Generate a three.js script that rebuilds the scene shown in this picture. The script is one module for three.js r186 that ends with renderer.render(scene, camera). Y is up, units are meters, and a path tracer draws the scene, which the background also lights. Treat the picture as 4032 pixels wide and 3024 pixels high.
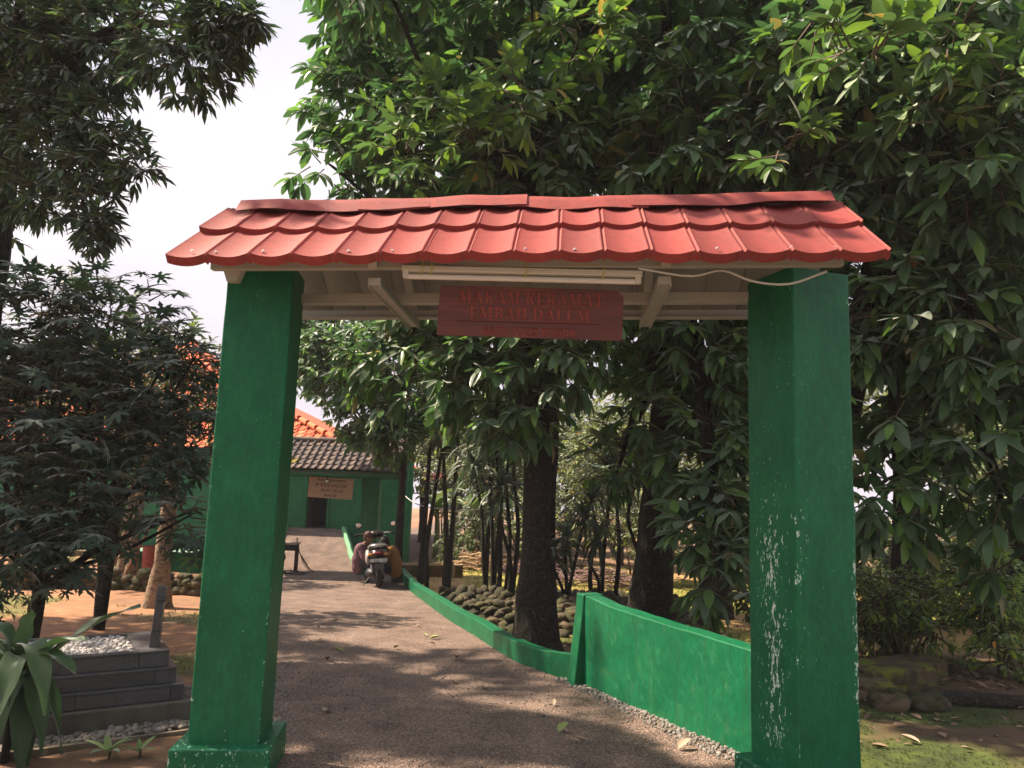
import * as THREE from 'three';
import { mergeGeometries } from 'three/addons/utils/BufferGeometryUtils.js';
import { FontLoader } from 'three/addons/loaders/FontLoader.js';
import { MarchingCubes } from 'three/addons/objects/MarchingCubes.js';

// ---------------------------------------------------------------- camera, sky, sun, exposure
const scene = new THREE.Scene();
const rad = THREE.MathUtils.degToRad;
const camera = new THREE.PerspectiveCamera(53, 4 / 3, 0.05, 400);
camera.position.set(0, 1.5, 0);
camera.rotation.order = 'YXZ';
camera.rotation.set(rad(7.8), 0, rad(1.95));

const renderer = new THREE.WebGLRenderer({ antialias: true });
renderer.toneMapping = THREE.LinearToneMapping;
renderer.toneMappingExposure = 2.35;
renderer.shadowMap.enabled = true;

const SUN_AZ = rad(74), SUN_EL = rad(51);
const sunDir = new THREE.Vector3(-Math.sin(SUN_AZ) * Math.cos(SUN_EL), Math.sin(SUN_EL), -Math.cos(SUN_AZ) * Math.cos(SUN_EL));
const sun = new THREE.DirectionalLight(0xffe9cf, 5.0);
sun.position.copy(sunDir).multiplyScalar(60).add(new THREE.Vector3(0, 0, -10));
sun.target.position.set(0, 0, -10);
sun.castShadow = true;
sun.shadow.mapSize.set(4096, 4096);
Object.assign(sun.shadow.camera, { left: -25, right: 25, top: 25, bottom: -25, near: 1, far: 140 });
sun.shadow.radius = 1.6;
scene.add(sun, sun.target);

// seeded random and noise
function mulberry(a) { return () => { a |= 0; a = a + 0x6D2B79F5 | 0; let t = Math.imul(a ^ a >>> 15, 1 | a); t = t + Math.imul(t ^ t >>> 7, 61 | t) ^ t; return ((t ^ t >>> 14) >>> 0) / 4294967296; }; }
function hash(x, y, s) { let h = Math.imul(x, 374761393) + Math.imul(y, 668265263) + Math.imul(s, 1442695041) | 0; h = Math.imul(h ^ h >>> 13, 1274126177); return ((h ^ h >>> 16) >>> 0) / 4294967296; }
function vnoise(x, y, s = 0, p = 0) {          // value noise, period p when given
  const xi = Math.floor(x), yi = Math.floor(y), fx = x - xi, fy = y - yi, u = fx * fx * (3 - 2 * fx), v = fy * fy * (3 - 2 * fy);
  const m = (k) => p ? ((k % p) + p) % p : k;
  const a = hash(m(xi), m(yi), s), b = hash(m(xi + 1), m(yi), s), c = hash(m(xi), m(yi + 1), s), d = hash(m(xi + 1), m(yi + 1), s);
  return a + (b - a) * u + (c - a) * v + (a - b - c + d) * u * v;
}
function fbm(x, y, o = 4, s = 0, p = 0) { let v = 0, a = 0.5, n = 0; for (let i = 0; i < o; i++) { v += a * vnoise(x, y, s + i * 17, p); n += a; x *= 2; y *= 2; p *= 2; a *= 0.5; } return v / n; }
const sstep = (a, b, x) => { const t = Math.min(1, Math.max(0, (x - a) / (b - a))); return t * t * (3 - 2 * t); };
const lerp = (a, b, t) => a + (b - a) * t;
const mix3 = (a, b, t) => [lerp(a[0], b[0], t), lerp(a[1], b[1], t), lerp(a[2], b[2], t)];
const V = (x, y, z) => new THREE.Vector3(x, y, z);

{ // hazy tropical midday sky: thin lavender haze with broken bright cloud, brighter round the sun
  const w = 1024, h = 512, d = new Float32Array(w * h * 4);
  for (let j = 0; j < h; j++) for (let i = 0; i < w; i++) {
    const el = ((j + 0.5) / h - 0.5) * Math.PI, az = ((i + 0.5) / w - 0.5) * 2 * Math.PI;
    const x = Math.cos(el) * Math.cos(az), y = Math.sin(el), z = Math.cos(el) * Math.sin(az), e = Math.max(0, y);
    let c = mix3([0.62, 0.565, 0.625], [0.47, 0.49, 0.62], sstep(0, 0.9, e));
    const k = 1 / (e + 0.35), cl = fbm(x * k * 2.1 + 9.3, z * k * 2.1 + 4.7, 6, 5);
    const cloud = sstep(0.44, 0.62, cl);
    c = mix3(c, [0.68, 0.635, 0.66], cloud * 0.9);
    const dot = x * sunDir.x + y * sunDir.y + z * sunDir.z;
    const glow = 0.5 * Math.exp(-(1 - dot) * 7) + 0.6 * Math.exp(-(1 - dot) * 40);
    const o = (j * w + i) * 4;
    d[o] = 0.63 * c[0] + glow; d[o + 1] = 0.63 * c[1] + glow * 0.97; d[o + 2] = 0.63 * c[2] + glow * 0.93; d[o + 3] = 1;
  }
  const sky = new THREE.DataTexture(d, w, h, THREE.RGBAFormat, THREE.FloatType);
  sky.mapping = THREE.EquirectangularReflectionMapping; sky.magFilter = THREE.LinearFilter; sky.needsUpdate = true;
  scene.background = sky; scene.environment = sky;
}

// ---------------------------------------------------------------- helpers
const names = new Map();
function numbered(n) { const k = names.get(n) ?? 0; names.set(n, k + 1); return k ? n + '_' + String(k).padStart(3, '0') : n; }
function thing(name, label, category, pos = [0, 0, 0], turn = 0, group) {
  const o = new THREE.Group(); o.name = numbered(name); o.position.set(...pos); o.rotation.y = turn; scene.add(o);
  o.userData = { label, category }; if (group) o.userData.group = group; return o;
}
function mesh(name, geo, mat, parent) { const m = new THREE.Mesh(geo, mat); m.name = name; parent.add(m); return m; }
function single(name, label, category, geo, mat, pos = [0, 0, 0], turn = 0, group) {
  const m = mesh(numbered(name), geo, mat, scene); m.position.set(...pos); m.rotation.y = turn; m.userData = { label, category }; if (group) m.userData.group = group; return m;
}
function structure(name, geo, mat) { const m = mesh(numbered(name), geo, mat, scene); m.userData = { kind: 'structure' }; return m; }
function stuff(name, geo, mat, mats4, parent, colors) {   // many small pieces in one object
  const im = new THREE.InstancedMesh(geo, mat, mats4.length); im.name = name;
  mats4.forEach((m, i) => im.setMatrixAt(i, m)); if (colors) colors.forEach((c, i) => im.setColorAt(i, c));
  im.userData.kind = 'stuff'; parent.add(im); return im;
}
const std = (o) => new THREE.MeshStandardMaterial(o);
const lin = (r, g, b) => new THREE.Color().setRGB(r, g, b);

function tex(w, h, fn, srgb = true, repeat) {
  const d = new Uint8Array(w * h * 4);
  for (let y = 0; y < h; y++) for (let x = 0; x < w; x++) {
    const c = fn(x, y), o = (y * w + x) * 4;
    if (typeof c === 'number') { d[o] = d[o + 1] = d[o + 2] = Math.max(0, Math.min(255, c)); } else for (let k = 0; k < 3; k++) d[o + k] = Math.max(0, Math.min(255, c[k]));
    d[o + 3] = 255;
  }
  const t = new THREE.DataTexture(d, w, h); t.magFilter = THREE.LinearFilter; t.minFilter = THREE.LinearMipmapLinearFilter; t.generateMipmaps = true;
  t.wrapS = t.wrapT = THREE.RepeatWrapping; if (srgb) t.colorSpace = THREE.SRGBColorSpace; if (repeat) t.repeat.set(...repeat); t.needsUpdate = true; return t;
}
const again = (t, rx, ry) => { const c = t.clone(); c.repeat.set(rx, ry); c.needsUpdate = true; return c; };

// box whose edges are rounded and whose faces are a little uneven; uv in metres
function lines(len, r, step) { const a = [-len / 2, -len / 2 + r * 0.3, -len / 2 + r], n = Math.max(1, Math.round((len - 2 * r) / step)); for (let i = 1; i < n; i++) a.push(-len / 2 + r + (len - 2 * r) * i / n); a.push(len / 2 - r, len / 2 - r * 0.3, len / 2); return a; }
function block(w, h, d, r = 0.008, step = 0.25, amp = 0, seed = 1) {
  const X = lines(w, r, step), Y = lines(h, r, step), Z = lines(d, r, step);
  const g = new THREE.BoxGeometry(1, 1, 1, X.length - 1, Y.length - 1, Z.length - 1), p = g.attributes.position, n = g.attributes.normal, uv = g.attributes.uv;
  for (let i = 0; i < p.count; i++) {
    const fx = X[Math.round((p.getX(i) + 0.5) * (X.length - 1))], fy = Y[Math.round((p.getY(i) + 0.5) * (Y.length - 1))], fz = Z[Math.round((p.getZ(i) + 0.5) * (Z.length - 1))];
    const nx = n.getX(i), ny = n.getY(i);
    uv.setXY(i, Math.abs(nx) > 0.5 ? fz + 10 * nx : fx + (n.getZ(i)) * 5, Math.abs(ny) > 0.5 ? fz : fy);
    const c = V(Math.max(-w / 2 + r, Math.min(w / 2 - r, fx)), Math.max(-h / 2 + r, Math.min(h / 2 - r, fy)), Math.max(-d / 2 + r, Math.min(d / 2 - r, fz)));
    const o = V(fx, fy, fz).sub(c); if (o.lengthSq() < 1e-12) o.set(nx, ny, n.getZ(i)); o.normalize();
    let k = r; if (amp) k += amp * (fbm(fx * 5 + fz * 3.1 + 40, fy * 5 + fz * 4.3 + 17, 3, seed) - 0.5) * 2;
    p.setXYZ(i, c.x + o.x * k, c.y + o.y * k, c.z + o.z * k); n.setXYZ(i, o.x, o.y, o.z);
  }
  return g;
}
const box = (w, h, d, x = 0, y = 0, z = 0, r = 0.004) => block(w, h, d, r, 5).translate(x, y, z);
function merge(...gs) { return mergeGeometries(gs.flat().map((g) => { const q = g.index ? g.toNonIndexed() : g; for (const k of Object.keys(q.attributes)) if (!['position', 'normal', 'uv'].includes(k)) q.deleteAttribute(k); if (!q.attributes.uv) q.setAttribute('uv', new THREE.BufferAttribute(new Float32Array(q.attributes.position.count * 2), 2)); return q; })); }

// a tapered, bent tube through points with a radius at each
function limb(pts, rs, sides = 8, seed = 0, rough = 0, root = 0) {
  const curve = new THREE.CatmullRomCurve3(pts.map((p) => p.isVector3 ? p : V(...p))), n = Math.max(2, (pts.length - 1) * 4);
  const P = [], N = [], U = [], I = [], fr = curve.computeFrenetFrames(n); let len = 0, prev = null;
  for (let i = 0; i <= n; i++) {
    const t = i / n, c = curve.getPoint(t), k = t * (rs.length - 1), a = Math.floor(k), r = lerp(rs[a], rs[Math.min(rs.length - 1, a + 1)], k - a);
    if (prev) len += c.distanceTo(prev); prev = c;
    for (let j = 0; j <= sides; j++) {
      const w = j / sides * Math.PI * 2, q = rough ? 1 + rough * (vnoise((j % sides) * 1.7 + 3, len * 4 + 5, seed) - 0.5) * 2 : 1;
      const foot = root ? 1 + root * Math.exp(-t * 16) * (0.55 * Math.cos(w * 5 + seed) + 0.35 * Math.cos(w * 3 + seed * 2)) : 1;
      const d = fr.normals[i].clone().multiplyScalar(Math.cos(w)).addScaledVector(fr.binormals[i], Math.sin(w));
      P.push(c.x + d.x * r * q * foot, c.y + d.y * r * q * foot, c.z + d.z * r * q * foot); N.push(d.x, d.y, d.z); U.push(j / sides * Math.max(1, Math.round(r * 6.28 / 0.35)) , len / 0.35);
      if (i && j) { const b = i * (sides + 1) + j; I.push(b - sides - 2, b, b - 1, b - sides - 2, b - sides - 1, b); }
    }
  }
  const g = new THREE.BufferGeometry(); g.setAttribute('position', new THREE.Float32BufferAttribute(P, 3)); g.setAttribute('normal', new THREE.Float32BufferAttribute(N, 3)); g.setAttribute('uv', new THREE.Float32BufferAttribute(U, 2)); g.setIndex(I); return g;
}
const fromArrays = (P, I, U) => { const g = new THREE.BufferGeometry(); g.setAttribute('position', new THREE.Float32BufferAttribute(P, 3)); if (U) g.setAttribute('uv', new THREE.Float32BufferAttribute(U, 2)); g.setIndex(I); g.computeVertexNormals(); return g; };
function lobed(r, seed, sx = 1, sy = 1, sz = 1, detail = 1, amp = 0.25) {   // a stone
  const g = new THREE.IcosahedronGeometry(1, detail), p = g.attributes.position, q = V(0, 0, 0);
  for (let i = 0; i < p.count; i++) { q.fromBufferAttribute(p, i); const k = 1 + amp * (fbm(q.x * 1.4 + seed * 3.1, q.y * 1.4 + q.z * 1.9 + seed, 2, seed) - 0.5) * 2; p.setXYZ(i, q.x * k * r * sx, q.y * k * r * sy, q.z * k * r * sz); }
  const n = g.attributes.normal; for (let i = 0; i < p.count; i++) { q.fromBufferAttribute(p, i); q.set(q.x / (sx * sx), q.y / (sy * sy), q.z / (sz * sz)).normalize(); n.setXYZ(i, q.x, q.y, q.z); }
  return g;
}
const ground = (z) => -0.5 * Math.min(1, Math.max(0, (-z - 4) / 11));

// ---------------------------------------------------------------- shared materials
const T = {};
T.grain = tex(512, 512, (x, y) => 128 + 150 * (fbm(x / 8, y / 8, 4, 3, 64) - 0.5), false);
T.plaster = tex(512, 512, (x, y) => 128 + 120 * (fbm(x / 32, y / 32, 5, 8, 16) - 0.5) + 40 * (hash(x, y, 4) - 0.5), false);
const ridged = (x, y) => { const n = fbm(x / 18 + 1.6 * fbm(x / 50, y / 50, 3, 2), y / 90, 4, 11); return 1 - Math.abs(2 * n - 1) ** 0.7; };
T.bark = tex(512, 512, (x, y) => { const n = ridged(x, y), k = fbm(x / 60, y / 60, 4, 12), l = 96 - 62 * n + 40 * (k - 0.5) + 18 * (hash(x, y, 5) - 0.5), m = sstep(0.56, 0.68, fbm(x / 80, y / 80, 4, 31)), li = sstep(0.66, 0.72, fbm(x / 30, y / 30, 4, 37)); return mix3(mix3([l * 1.02, l * 0.9, l * 0.76], [l * 0.66, l * 0.82, l * 0.42], m * 0.6), [118, 122, 104], li * 0.5); });
T.barkBump = tex(512, 512, (x, y) => 235 - 200 * ridged(x, y) + 30 * (hash(x, y, 5) - 0.5), false);
T.barkPale = tex(256, 512, (x, y) => { const k = fbm(x / 24, y / 10, 5, 22, 0), s = sstep(0.5, 0.7, fbm(x / 40, y / 40, 3, 41)); const l = 105 + 70 * k; return mix3([l, l * 0.86, l * 0.7], [l * 0.72, l * 0.62, l * 0.5], s); });
const M = {};
M.bark = std({ map: T.bark, color: lin(0.78, 0.78, 0.78), bumpMap: T.barkBump, bumpScale: 0.04, roughness: 0.95 });
M.barkPale = std({ map: T.barkPale, bumpMap: T.barkBump, bumpScale: 0.01, roughness: 0.9 });
M.twig = std({ color: lin(0.09, 0.07, 0.045), roughness: 0.9 });

// green house paint: worn coats, scuffs and chips down to the pale undercoat
const PAINT = [12, 102, 63];
function paintMap(w, h, chips, seed, dirt = 0.4) {
  return tex(w, h, (x, y) => {
    const u = x / w, v = y / h, a = fbm(x / 90, y / 90, 5, seed), b = fbm(x / 9, y / 14, 3, seed + 3);
    let c = mix3([PAINT[0] - 6, PAINT[1] - 14, PAINT[2] - 8], [PAINT[0] + 14, PAINT[1] + 12, PAINT[2] + 12], a);
    c = mix3(c, [52, 108, 72], dirt * sstep(0.55, 0.85, fbm(x / 40, y / 60, 4, seed + 9)));
    const run = fbm(x / 7, y / 150, 4, seed + 31), scuff = sstep(0.64, 0.74, fbm(x / 26 + y / 60, y / 34, 4, seed + 33));
    c = mix3(c, [82, 136, 98], 0.35 * scuff * dirt); c = mix3(c, [44, 84, 60], 0.3 * sstep(0.52, 0.7, run) * (0.5 + dirt));
    c = c.map((k) => k * (0.9 + 0.2 * b));
    const k = chips(u, v); if (k > 0) { const n = fbm(x / 9, y / 15, 4, seed + 21) * 0.6 + fbm(x / 3, y / 4, 2, seed + 22) * 0.4; const th = 0.8 - 0.28 * k; if (n > th) c = mix3(c, n > th + 0.03 ? [196, 214, 200] : [96, 172, 132], Math.min(1, (n - th) * 30)); }
    return c;
  });
}
const paint = (map, extra = {}) => new THREE.MeshPhysicalMaterial({ map, bumpMap: again(T.plaster, 1.2, 1.2), bumpScale: 0.005, roughness: 0.45, specularIntensity: 0.55, ...extra });
T.wallPaint = paintMap(1024, 1024, (u, v) => 0, 51, 0.75);
M.green = paint(again(T.wallPaint, 0.45, 0.45));
M.greenFar = paint(again(T.wallPaint, 0.3, 0.3));

// ---------------------------------------------------------------- ground and path
const pathRight = [[6, 2.6], [-3.4, 2.05], [-4.3, 1.86], [-4.85, 1.5], [-6.94, 0.655], [-7.9, 0.14], [-9.7, -0.37], [-10.8, -0.7], [-18.2, -2.55], [-60, -2.55]];
const pathLeft = [[6, -1.7], [-3.4, -1.36], [-4.9, -1.5], [-18.2, -5.5], [-60, -5.5]];
const along = (line, z) => { for (let i = 1; i < line.length; i++) if (z >= line[i][0]) { const [a, b] = [line[i - 1], line[i]]; return lerp(a[1], b[1], Math.max(0, (z - a[0]) / (b[0] - a[0]))); } return line.at(-1)[1]; };
function land(x, z) {                      // height of the bare ground
  const l = along(pathLeft, z), r = along(pathRight, z), out = Math.max(l - x, x - r);
  const off = sstep(0.02, 0.5, out);
  let y = ground(z) - 0.035 + off * (0.03 + 0.10 * (fbm(x * 0.7 + 31, z * 0.7 + 11, 4, 77) - 0.5));
  y += sstep(2.2, 4.5, x) * sstep(-9.5, -6, z) * 0.0;
  if (z < -26 || Math.abs(x) > 30) y -= 0.02 * Math.max(Math.abs(x) - 30, -26 - z, 0);
  return y;
}
{
  const spread = (n, near, far) => { const a = []; for (let i = 0; i <= n; i++) { const t = i / n * 2 - 1; a.push(Math.sign(t) * (near * Math.abs(t) + (far - near) * Math.abs(t) ** 6)); } return a; };
  const xs = spread(190, 16, 180), zs = spread(190, 16, 180).map((z) => z - 11);
  const P = [], U = [], I = [];
  zs.forEach((z, j) => xs.forEach((x, i) => { P.push(x, land(x, z), z); U.push((x + 16) / 32, (-z + 4) / 32); if (i && j) { const b = j * xs.length + i; I.push(b - xs.length - 1, b - 1, b, b - xs.length - 1, b, b - xs.length); } }));
  const map = tex(2048, 2048, (px, py) => {
    const x = px / 64 - 16, z = 4 - py / 64;
    const n = fbm(x * 1.3, z * 1.3, 5, 61), f = fbm(x * 9, z * 9, 4, 62), q = hash(px, py, 63);
    const soil = mix3([142, 102, 74], [178, 132, 96], n), dark = [92, 72, 56], grass = mix3([122, 124, 46], [166, 156, 76], f), moss = mix3([50, 62, 24], [84, 98, 36], f);
    let c = soil;
    const left = along(pathLeft, z) - x, right = x - along(pathRight, z);
    if (right > 0) {
      const deep = sstep(-8.4, -10.5, z + 0.4 * n), mossy = sstep(0.36, 0.54, fbm(x * 0.9 + 3, z * 0.9, 4, 66) + 0.09 - 0.25 * sstep(3.2, 4.6, x));
      c = mix3(mix3([84, 66, 50], [108, 86, 62], n), moss, mossy);
      c = mix3(c, mix3([176, 142, 92], grass, sstep(0.36, 0.6, fbm(x * 0.8, z * 0.5, 4, 67))), deep);
      c = mix3(c, mix3([150, 120, 96], [112, 86, 66], f), sstep(-19.3, -20.5, z + 2 * n) * 0.9);
    } else if (left > 0) {
      c = mix3(c, dark, 0.6 * sstep(-6.2, -4.8, z + 0.5 * n));
      c = mix3(c, mix3([86, 92, 44], [122, 122, 60], f), 0.85 * sstep(0.55, 0.66, fbm(x * 0.55 + 7, z * 0.7 + 2, 4, 64)));
      c = mix3(c, [120, 92, 70], 0.5 * sstep(0.5, 0.7, fbm(x * 0.9 + 70, z * 0.9, 4, 65)));
    } else c = [110, 92, 80];
    const k = 0.8 + 0.3 * f + 0.14 * (q - 0.5);
    return [c[0] * k, c[1] * k, c[2] * k];
  });
  map.wrapS = map.wrapT = THREE.ClampToEdgeWrapping;
  structure('ground', fromArrays(P, I, U), std({ map, bumpMap: again(T.plaster, 22, 22), bumpScale: 0.03, roughness: 1 }));
}
T.asphalt = tex(1024, 1024, (x, y) => {
  const a = vnoise(x / 5.1, y / 5.1, 71, 0), b = vnoise(x / 2.7, y / 2.7, 72), c = fbm(x / 128, y / 128, 4, 73, 8), s = hash(x, y, 74);
  let l = 106 + 58 * (a - 0.5) + 54 * (b - 0.5) + 44 * (c - 0.5) + 22 * (s - 0.5);
  if (vnoise(x / 3.3, y / 3.3, 75) > 0.86) l += 45; if (vnoise(x / 4.3, y / 4.3, 78) > 0.88) l -= 34;
  return [l * 1.14, l * 0.97, l * 0.87];
});
T.asphaltBump = tex(1024, 1024, (x, y) => 128 + 110 * (vnoise(x / 5.1, y / 5.1, 71) - 0.5) + 120 * (vnoise(x / 2.7, y / 2.7, 72) - 0.5), false);
{
  const zs = []; for (let z = 5; z > -18.2; z -= 0.4) zs.push(z); zs.push(-18.2);
  for (const k of [-4, -15]) zs.push(k); zs.sort((a, b) => b - a);
  const P = [], U = [], I = [], n = 14;
  zs.forEach((z, j) => {
    const l = along(pathLeft, z) - 0.08, r = along(pathRight, z) + 0.1;
    for (let i = 0; i <= n; i++) {
      const t = (i - 1) / (n - 2), edge = i === 0 || i === n, x = i === 0 ? l - 0.05 : i === n ? r + 0.05 : lerp(l, r, t) + (i === 1 || i === n - 1 ? 0.05 * (fbm(z * 3, i, 3, 5) - 0.5) : 0);
      P.push(x, ground(z) + (edge ? -0.1 : 0.006 * (fbm(x * 1.5, z * 1.5, 3, 6) - 0.3)), z); U.push(x / 2.0, -z / 2.0);
      if (i && j) { const b = j * (n + 1) + i; I.push(b - n - 2, b - n - 1, b, b - n - 2, b, b - 1); }
    }
  });
  const g = fromArrays(P, I.map((v, k) => I[k % 3 === 1 ? k + 1 : k % 3 === 2 ? k - 1 : k]), U);
  M.asphalt = std({ map: T.asphalt, bumpMap: T.asphaltBump, bumpScale: 0.022, roughness: 0.92 });
  structure('path', g, M.asphalt);
}

// ---------------------------------------------------------------- the gateway in front
const gate = thing('gateway', 'green gateway of two chipped square pillars under a small red scalloped tile roof', 'gateway', [0, 0, -4.4]);
function pillarGeo(w, h, seed) {
  const g = block(w, h, w, 0.012, 0.12, 0.004, seed), uv = g.attributes.uv;
  for (let i = 0; i < uv.count; i++) { const u = uv.getX(i), k = u > 7 ? [1, u - 10] : u < -7 ? [3, u + 10] : u > 2.5 ? [0, u - 5] : u < -2.5 ? [2, u + 5] : [0, u]; uv.setXY(i, (k[0] + Math.min(0.985, Math.max(0.015, k[1] / w + 0.5))) / 4, Math.min(0.995, Math.max(0.005, uv.getY(i) / h + 0.5))); }
  return g;
}
const face = (u) => [Math.floor(u * 4) % 4, (u * 4) % 1];
const chipsLeft = (u, v) => { const [f, t] = face(u); const edge = (t < 0.04 || t > 0.96) ? 0.46 : 0.05; return (v < 0.03 ? 0.25 : 0) + edge * (v < 0.7 ? 1 : 0.4); };
const chipsRight = (u, v) => {
  const [f, t] = face(u); let k = 0.06;
  if (f === 3) { k = 0.2 + 0.75 * Math.exp(-(((t - 0.5) / 0.24) ** 2)) * (sstep(0.02, 0.08, v) * (1 - sstep(0.42, 0.62, v))); if (t > 0.955 && v > 0.22 && v < 0.5) k = 0.5 + 0.5 * fbm(v * 40, 2, 2, 6); }
  if (f === 0) { if (t > 0.84) k = 0.9 * sstep(0.84, 0.97, t) * sstep(0.08, 0.15, v) * (1 - sstep(0.38, 0.5, v)) + 0.1; if (t < 0.2) k = 0.55 * sstep(0.3, 0.38, v) * (1 - sstep(0.5, 0.56, v)) * (1 - t * 4) + 0.15; }
  return k;
};
{
  const pl = mesh('pillar', pillarGeo(0.36, 2.62, 3), paint(paintMap(1024, 1024, chipsLeft, 81, 0.25), { bumpMap: again(T.plaster, 1.6, 3) }), gate);
  pl.position.set(-1.44, 0.1 + 1.31, 0.04); pl.rotation.y = rad(6);
  const pr = mesh('pillar', pillarGeo(0.38, 2.62, 5), paint(paintMap(1024, 1024, chipsRight, 91, 0.2), { bumpMap: again(T.plaster, 1.6, 3) }), gate);
  pr.position.set(1.57, 0.1 + 1.31, 0.22); pr.rotation.y = rad(20); pr.userData.label = 'pillar with heavily flaked paint on its lower half';
  const base = paintMap(512, 512, (u, v) => 0.48, 101, 0.4);
  const bm = paint(again(base, 1.1, 1.1));
  const q1 = mesh('plinth', block(0.50, 0.42, 0.50, 0.012, 0.06, 0.006, 9), bm, pl); q1.position.y = -1.31 - 0.1 - 0.06;
  const q2 = mesh('plinth', block(0.50, 0.42, 0.50, 0.012, 0.06, 0.006, 10), bm, pr); q2.position.y = -1.31 - 0.1 - 0.06;
}
// scalloped metal tiles: a red granule face, a cream underside
T.granule = tex(512, 512, (x, y) => { const s = hash(x, y, 111), n = fbm(x / 70, y / 70, 4, 112), w = sstep(0.62, 0.75, fbm(x / 22, y / 30, 4, 113)); let c = mix3([132, 46, 41], [154, 57, 50], n); c = mix3(c, [108, 44, 40], w * 0.55); c = mix3(c, [150, 112, 98], 0.5 * sstep(0.7, 0.78, fbm(x / 12, y / 12, 4, 117))); const k = 0.82 + 0.36 * s; return c.map((q) => q * k); });
const redTile = [0.9, 1, 1.06, 0.84, 0.96, 1.1].map((k) => std({ map: T.granule, color: lin(k, k, k), bumpMap: again(T.grain, 3, 3), bumpScale: 0.0025, roughness: 0.72 }));
M.zinc = std({ color: lin(0.26, 0.25, 0.225), roughness: 0.6 });
M.cream = std({ color: lin(0.42, 0.40, 0.36), roughness: 0.55, bumpMap: again(T.plaster, 2, 2), bumpScale: 0.001 });
const TW = 0.2275, TL = 0.42;
function scallop(last) {
  const ts = [0, 0.025, 0.06, 0.13, 0.22, 0.34, 0.46, 0.58, 0.7, 0.8, 0.87, 0.9, 0.925, 0.95, 0.975, 1], prof = (t) => t >= 0.9 ? 0.006 - 0.013 * (1 - Math.abs(t - 0.95) / 0.05) : 0.006 - 0.021 * Math.sin(Math.PI * t / 0.9) ** 0.8;
  const ss = [0, 0.5, 1], P = [], U = [], I = [], J = [], put = (x, y, z) => { P.push(x, y, z); U.push(x * 3, z * 3); return P.length / 3 - 1; };
  const row = (s, dy) => ts.map((t) => put(t * TW, prof(t) + 0.026 * s + dy, s * TL)), rows = ss.map((s) => row(s, 0));
  const quad = (A, B, K) => { for (let i = 1; i < A.length; i++) K.push(A[i - 1], B[i - 1], B[i], A[i - 1], B[i], A[i]); };
  quad(rows[0], rows[1], I); quad(rows[1], rows[2], I);
  const lip = row(1, 0), low = ts.map((t) => put(t * TW, prof(t) - (last ? 0.022 : 0.003), TL + 0.004)); quad(lip, low, I);
  const under = ss.map((s) => row(s, -0.005)); quad(under[1], under[0], J); quad(under[2], under[1], J); const low2 = ts.map((t) => put(t * TW, prof(t) - (last ? 0.022 : 0.003), TL + 0.0015)); quad(low2, under[2], J);
  const g = fromArrays(P, [...I, ...J], U); g.addGroup(0, I.length, 0); g.addGroup(I.length, J.length, 1); return g;
}
const roof = new THREE.Group(); roof.name = 'roof'; gate.add(roof); roof.position.set(0.095, 0.018, 0); roof.rotation.set(0, rad(-4.5), 0.018);
const RY = 3.165, RA = Math.atan2(0.52, 0.65);
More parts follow.
